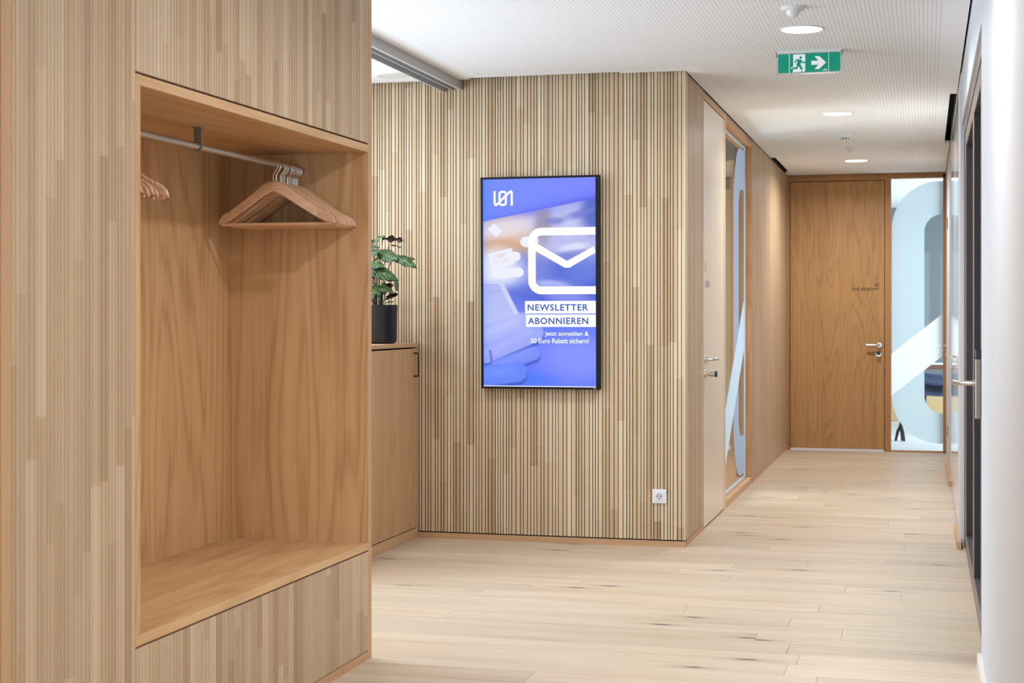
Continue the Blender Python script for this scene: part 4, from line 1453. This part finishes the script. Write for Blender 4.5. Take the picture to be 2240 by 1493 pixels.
wlg = 4.9 / 250
v_, f_ = stroke2d([lg(1082.3, 417.6), lg(1082.3, 445.0), lg(1083.2, 447.3), lg(1085.2, 448.6), lg(1087.4, 447.4), lg(1116.3, 420.3), lg(1118.6, 419.2), lg(1120.4, 420.6), lg(1120.8, 422.8), lg(1120.8, 450.4)], wlg)
flat('logo_stroke', v_, f_, M['lit_white'], 0.0016)
q = lambda cx, cy, a0, a1: [lg(cx + 4.6 * math.cos(R(a0 + (a1 - a0) * i / 5)), cy + 4.6 * math.sin(R(a0 + (a1 - a0) * i / 5))) for i in range(6)]
loop = q(1098.0, 424.4, 180, 270) + q(1103.0, 424.4, 270, 360) + q(1103.0, 443.8, 0, 90) + q(1098.0, 443.8, 90, 180)
v_, f_ = stroke2d(loop, wlg, True)
flat('logo_ring', v_, f_, M['lit_white'], 0.00165)

# ------------------------------------------------------------------ power socket
sk = tag(empty('power_socket', (-1.473, YS, 0.289)), 'white square power socket low on the slatted wall', 'socket')
box('cover_frame', -1.5135, -1.4325, YS - 0.009, YS, 0.2485, 0.3295, M['plastic'], sk, 0.002)
box('insert', -1.5010, -1.4450, YS - 0.0115, YS - 0.009, 0.261, 0.317, M['plastic'], sk, 0.001)
lathe('socket_ring', (-1.473, YS - 0.0115, 0.289), [(0.0215, 0), (0.0215, -0.0015), (0.0195, -0.0015), (0.0190, 0.0)], M['plastic'], sk, 28, 'Y')
lathe('socket_well', (-1.473, YS - 0.0117, 0.289), [(0.0190, 0), (0.0188, -0.0004)], plain('socket_shade', srgb(196, 198, 200), 0.5), sk, 28, 'Y')
for dx in (-0.0095, 0.0095):
    lathe('pin_hole', (-1.473 + dx, YS - 0.0122, 0.290), [(0.0030, 0), (0.0030, -0.0003)], M['black'], sk, 12, 'Y')
lathe('screw', (-1.473, YS - 0.0122, 0.290), [(0.0022, 0), (0.0022, -0.0003)], M['alu'], sk, 12, 'Y')
lathe('earth_contact', (-1.473, YS - 0.0128, 0.2705), [(0.0034, 0), (0.0034, -0.0006)], M['alu_dark'], sk, 12, 'Y')

# ------------------------------------------------------------------ exit sign
SX0, SX1, SY = -0.750, -0.428, 8.35
SZ1, SZ0 = 2.703, 2.604
ex = tag(empty('exit_sign', ((SX0 + SX1) / 2, SY, ZC)), 'green emergency exit sign with running figure and arrow under the ceiling', 'sign')
boxes('ceiling_mount', [(SX0 - 0.012, SX1 + 0.014, SY - 0.022, SY + 0.03, ZC - 0.004, ZC + 0.002), (SX0 - 0.002, SX1 + 0.004, SY - 0.010, SY + 0.010, ZC - 0.012, ZC - 0.004)], M['plastic'], ex, 0.0005)
boxes('hanger_clip', [(SX0 - 0.010, SX0 - 0.005, SY - 0.004, SY + 0.004, ZC - 0.03, ZC - 0.004), (SX1 + 0.006, SX1 + 0.011, SY - 0.004, SY + 0.004, ZC - 0.03, ZC - 0.004)], M['alu_dark'], ex)
box('acrylic_panel', SX0 - 0.010, SX1 + 0.012, SY - 0.001, SY + 0.005, SZ0 - 0.010, SZ1 + 0.004, M['acrylic'], ex)
box('green_face', SX0, SX1, SY - 0.002, SY - 0.0012, SZ0, SZ1, M['green_sign'], ex)
W_, H_ = SX1 - SX0, SZ1 - SZ0
A_ = W_ / H_


def sgn(u, v, d=0.0026):
    return (SX0 + u * W_, SY - d, SZ1 - v * H_)


def sign_poly(name, pts, mat, d):
    bm = bmesh.new()
    f = bm.faces.new([bm.verts.new(sgn(u, v, d)) for u, v in pts])
    bm.normal_update()
    bmesh.ops.triangulate(bm, faces=[f])
    return bm_obj(name, bm, mat, ex, recalc=False)


sign_poly('divider_line', [(0.178, 0), (0.188, 0), (0.188, 1), (0.178, 1)], M['white_sign'], 0.0026)
sign_poly('divider_line', [(0.812, 0), (0.820, 0), (0.820, 1), (0.812, 1)], M['white_sign'], 0.0026)
sign_poly('doorway', [(0.246, 0.03), (0.440, 0.03), (0.440, 0.92), (0.425, 0.965), (0.236, 0.985), (0.247, 0.80), (0.212, 0.79), (0.210, 0.74), (0.246, 0.66)], M['white_sign'], 0.0026)
sign_poly('arrow', [(0.538, 0.40), (0.652, 0.40), (0.588, 0.16), (0.664, 0.16), (0.775, 0.51), (0.664, 0.85), (0.588, 0.85), (0.652, 0.62), (0.538, 0.62)], M['white_sign'], 0.0026)


def sign_stroke(pts, wdt):
    P = [(u * A_, v) for u, v in pts]
    v_, f_ = stroke2d(P, wdt)
    return mesh_obj('running_figure', [sgn(u / A_, v, 0.0032) for u, v in v_], f_, M['green_sign'], ex)


hp = ell(0, 0, 1, 1)
mesh_obj('running_figure', [sgn(0.367 + x * 0.021, 0.205 + y * 0.021 * A_, 0.0032) for x, y in hp], [list(range(len(hp)))], M['green_sign'], ex)
sign_stroke([(0.352, 0.31), (0.330, 0.62)], 0.20)
sign_stroke([(0.345, 0.315), (0.298, 0.325), (0.272, 0.48)], 0.07)
sign_stroke([(0.362, 0.315), (0.398, 0.475), (0.440, 0.470)], 0.07)
sign_stroke([(0.338, 0.58), (0.392, 0.84)], 0.12)
sign_stroke([(0.318, 0.56), (0.306, 0.755), (0.232, 0.765)], 0.09)
sign_stroke([(0.375, 0.99), (0.392, 0.90)], 0.05)
for k in range(3):
    sign_poly('maker_mark', [(0.720 + k * 0.026, 0.90), (0.738 + k * 0.026, 0.90), (0.738 + k * 0.026, 0.94), (0.720 + k * 0.026, 0.94)], M['white_sign'], 0.0026)
sign_poly('maker_mark', [(0.735, 0.88), (0.760, 0.84), (0.785, 0.88)], M['white_sign'], 0.0026)

# ------------------------------------------------------------------ ceiling fittings
DL = [(-0.58, 7.722, 'round recessed downlight just before the exit sign'), (-0.582, 10.984, 'round recessed downlight in the middle of the corridor ceiling'),
      (-0.595, 14.345, 'round recessed downlight nearest the end door'), (-0.58, 4.45, 'round recessed downlight opposite the coat wardrobe'),
      (-0.58, 1.18, 'round recessed downlight nearest the viewpoint')]
DL.append((-3.06, 7.60, 'added unseen downlight brightening the slatted wall, behind the wardrobe'))  # added lit fitting, out of view, to lift the upper left slats
DL.append((-2.973, 8.60, 'white unlit round downlight in the dotted ceiling beyond the sliding track'))
for (lx, ly, lb) in DL:
    e = tag(empty('ceiling_downlight', (lx, ly, ZC)), lb, 'downlight', 'recessed downlights along the corridor')
    lathe('trim_ring', (lx, ly, ZC), [(0.100, 0.004), (0.108, 0.0), (0.108, -0.003), (0.104, -0.005), (0.098, -0.003), (0.096, 0.003)], M['plastic'], e, 40)
    lit = ly < 8.5 or lx > -2
    lathe('diffuser', (lx, ly, ZC - 0.0022), [(0.0965, 0.002), (0.0965, 0.0), (0.05, -0.0006)], M['lamp'] if lit else M['plastic'], e, 40)
    if not lit:
        continue
    la = area('downlight_beam', (lx, ly, ZC - 0.008), (0, 0, 0), 0.19, 0.19, P_DOWN * (0.4 if lx < -2 else 1.0), (0.95, 0.98, 1.0), 165, 'DISK')

for (lx, ly, s, lb) in ((-0.576, 7.163, 1.0, 'white dome motion sensor before the nearest visible downlight'), (-0.597, 13.243, 0.78, 'small white motion sensor just before the end downlight')):
    e = tag(empty('motion_sensor', (lx, ly, ZC)), lb, 'sensor', 'ceiling motion sensors')
    lathe('base_plate', (lx, ly, ZC), [(0.050 * s, 0.002), (0.054 * s, 0.0), (0.054 * s, -0.006 * s), (0.046 * s, -0.014 * s), (0.030 * s, -0.016 * s)], M['plastic'], e, 36)
    lathe('lens_dome', (lx, ly, ZC - 0.014 * s), [(0.030 * s, 0.0), (0.0285 * s, -0.012 * s), (0.024 * s, -0.022 * s), (0.015 * s, -0.029 * s), (0.005 * s, -0.032 * s)], M['plastic'], e, 36)
e = tag(empty('smoke_detector', (-0.591, 12.206, ZC)), 'white smoke detector with dark vents on the corridor ceiling', 'detector')
lathe('base_plate', (-0.591, 12.206, ZC), [(0.060, 0.002), (0.062, 0.0), (0.060, -0.028), (0.050, -0.034)], M['plastic'], e, 36)
lathe('vent_cage', (-0.591, 12.206, ZC - 0.034), [(0.030, 0.0), (0.028, -0.016)], M['alu_dark'], e, 24)
for k in range(8):
    a = k * math.pi / 4
    box('vent_bar', -0.591 + 0.030 * math.cos(a) - 0.004, -0.591 + 0.030 * math.cos(a) + 0.004, 12.206 + 0.030 * math.sin(a) - 0.004, 12.206 + 0.030 * math.sin(a) + 0.004, ZC - 0.050, ZC - 0.034, M['plastic'], e)
lathe('cap', (-0.591, 12.206, ZC - 0.050), [(0.036, 0.0), (0.034, -0.006), (0.015, -0.008)], M['plastic'], e, 30)
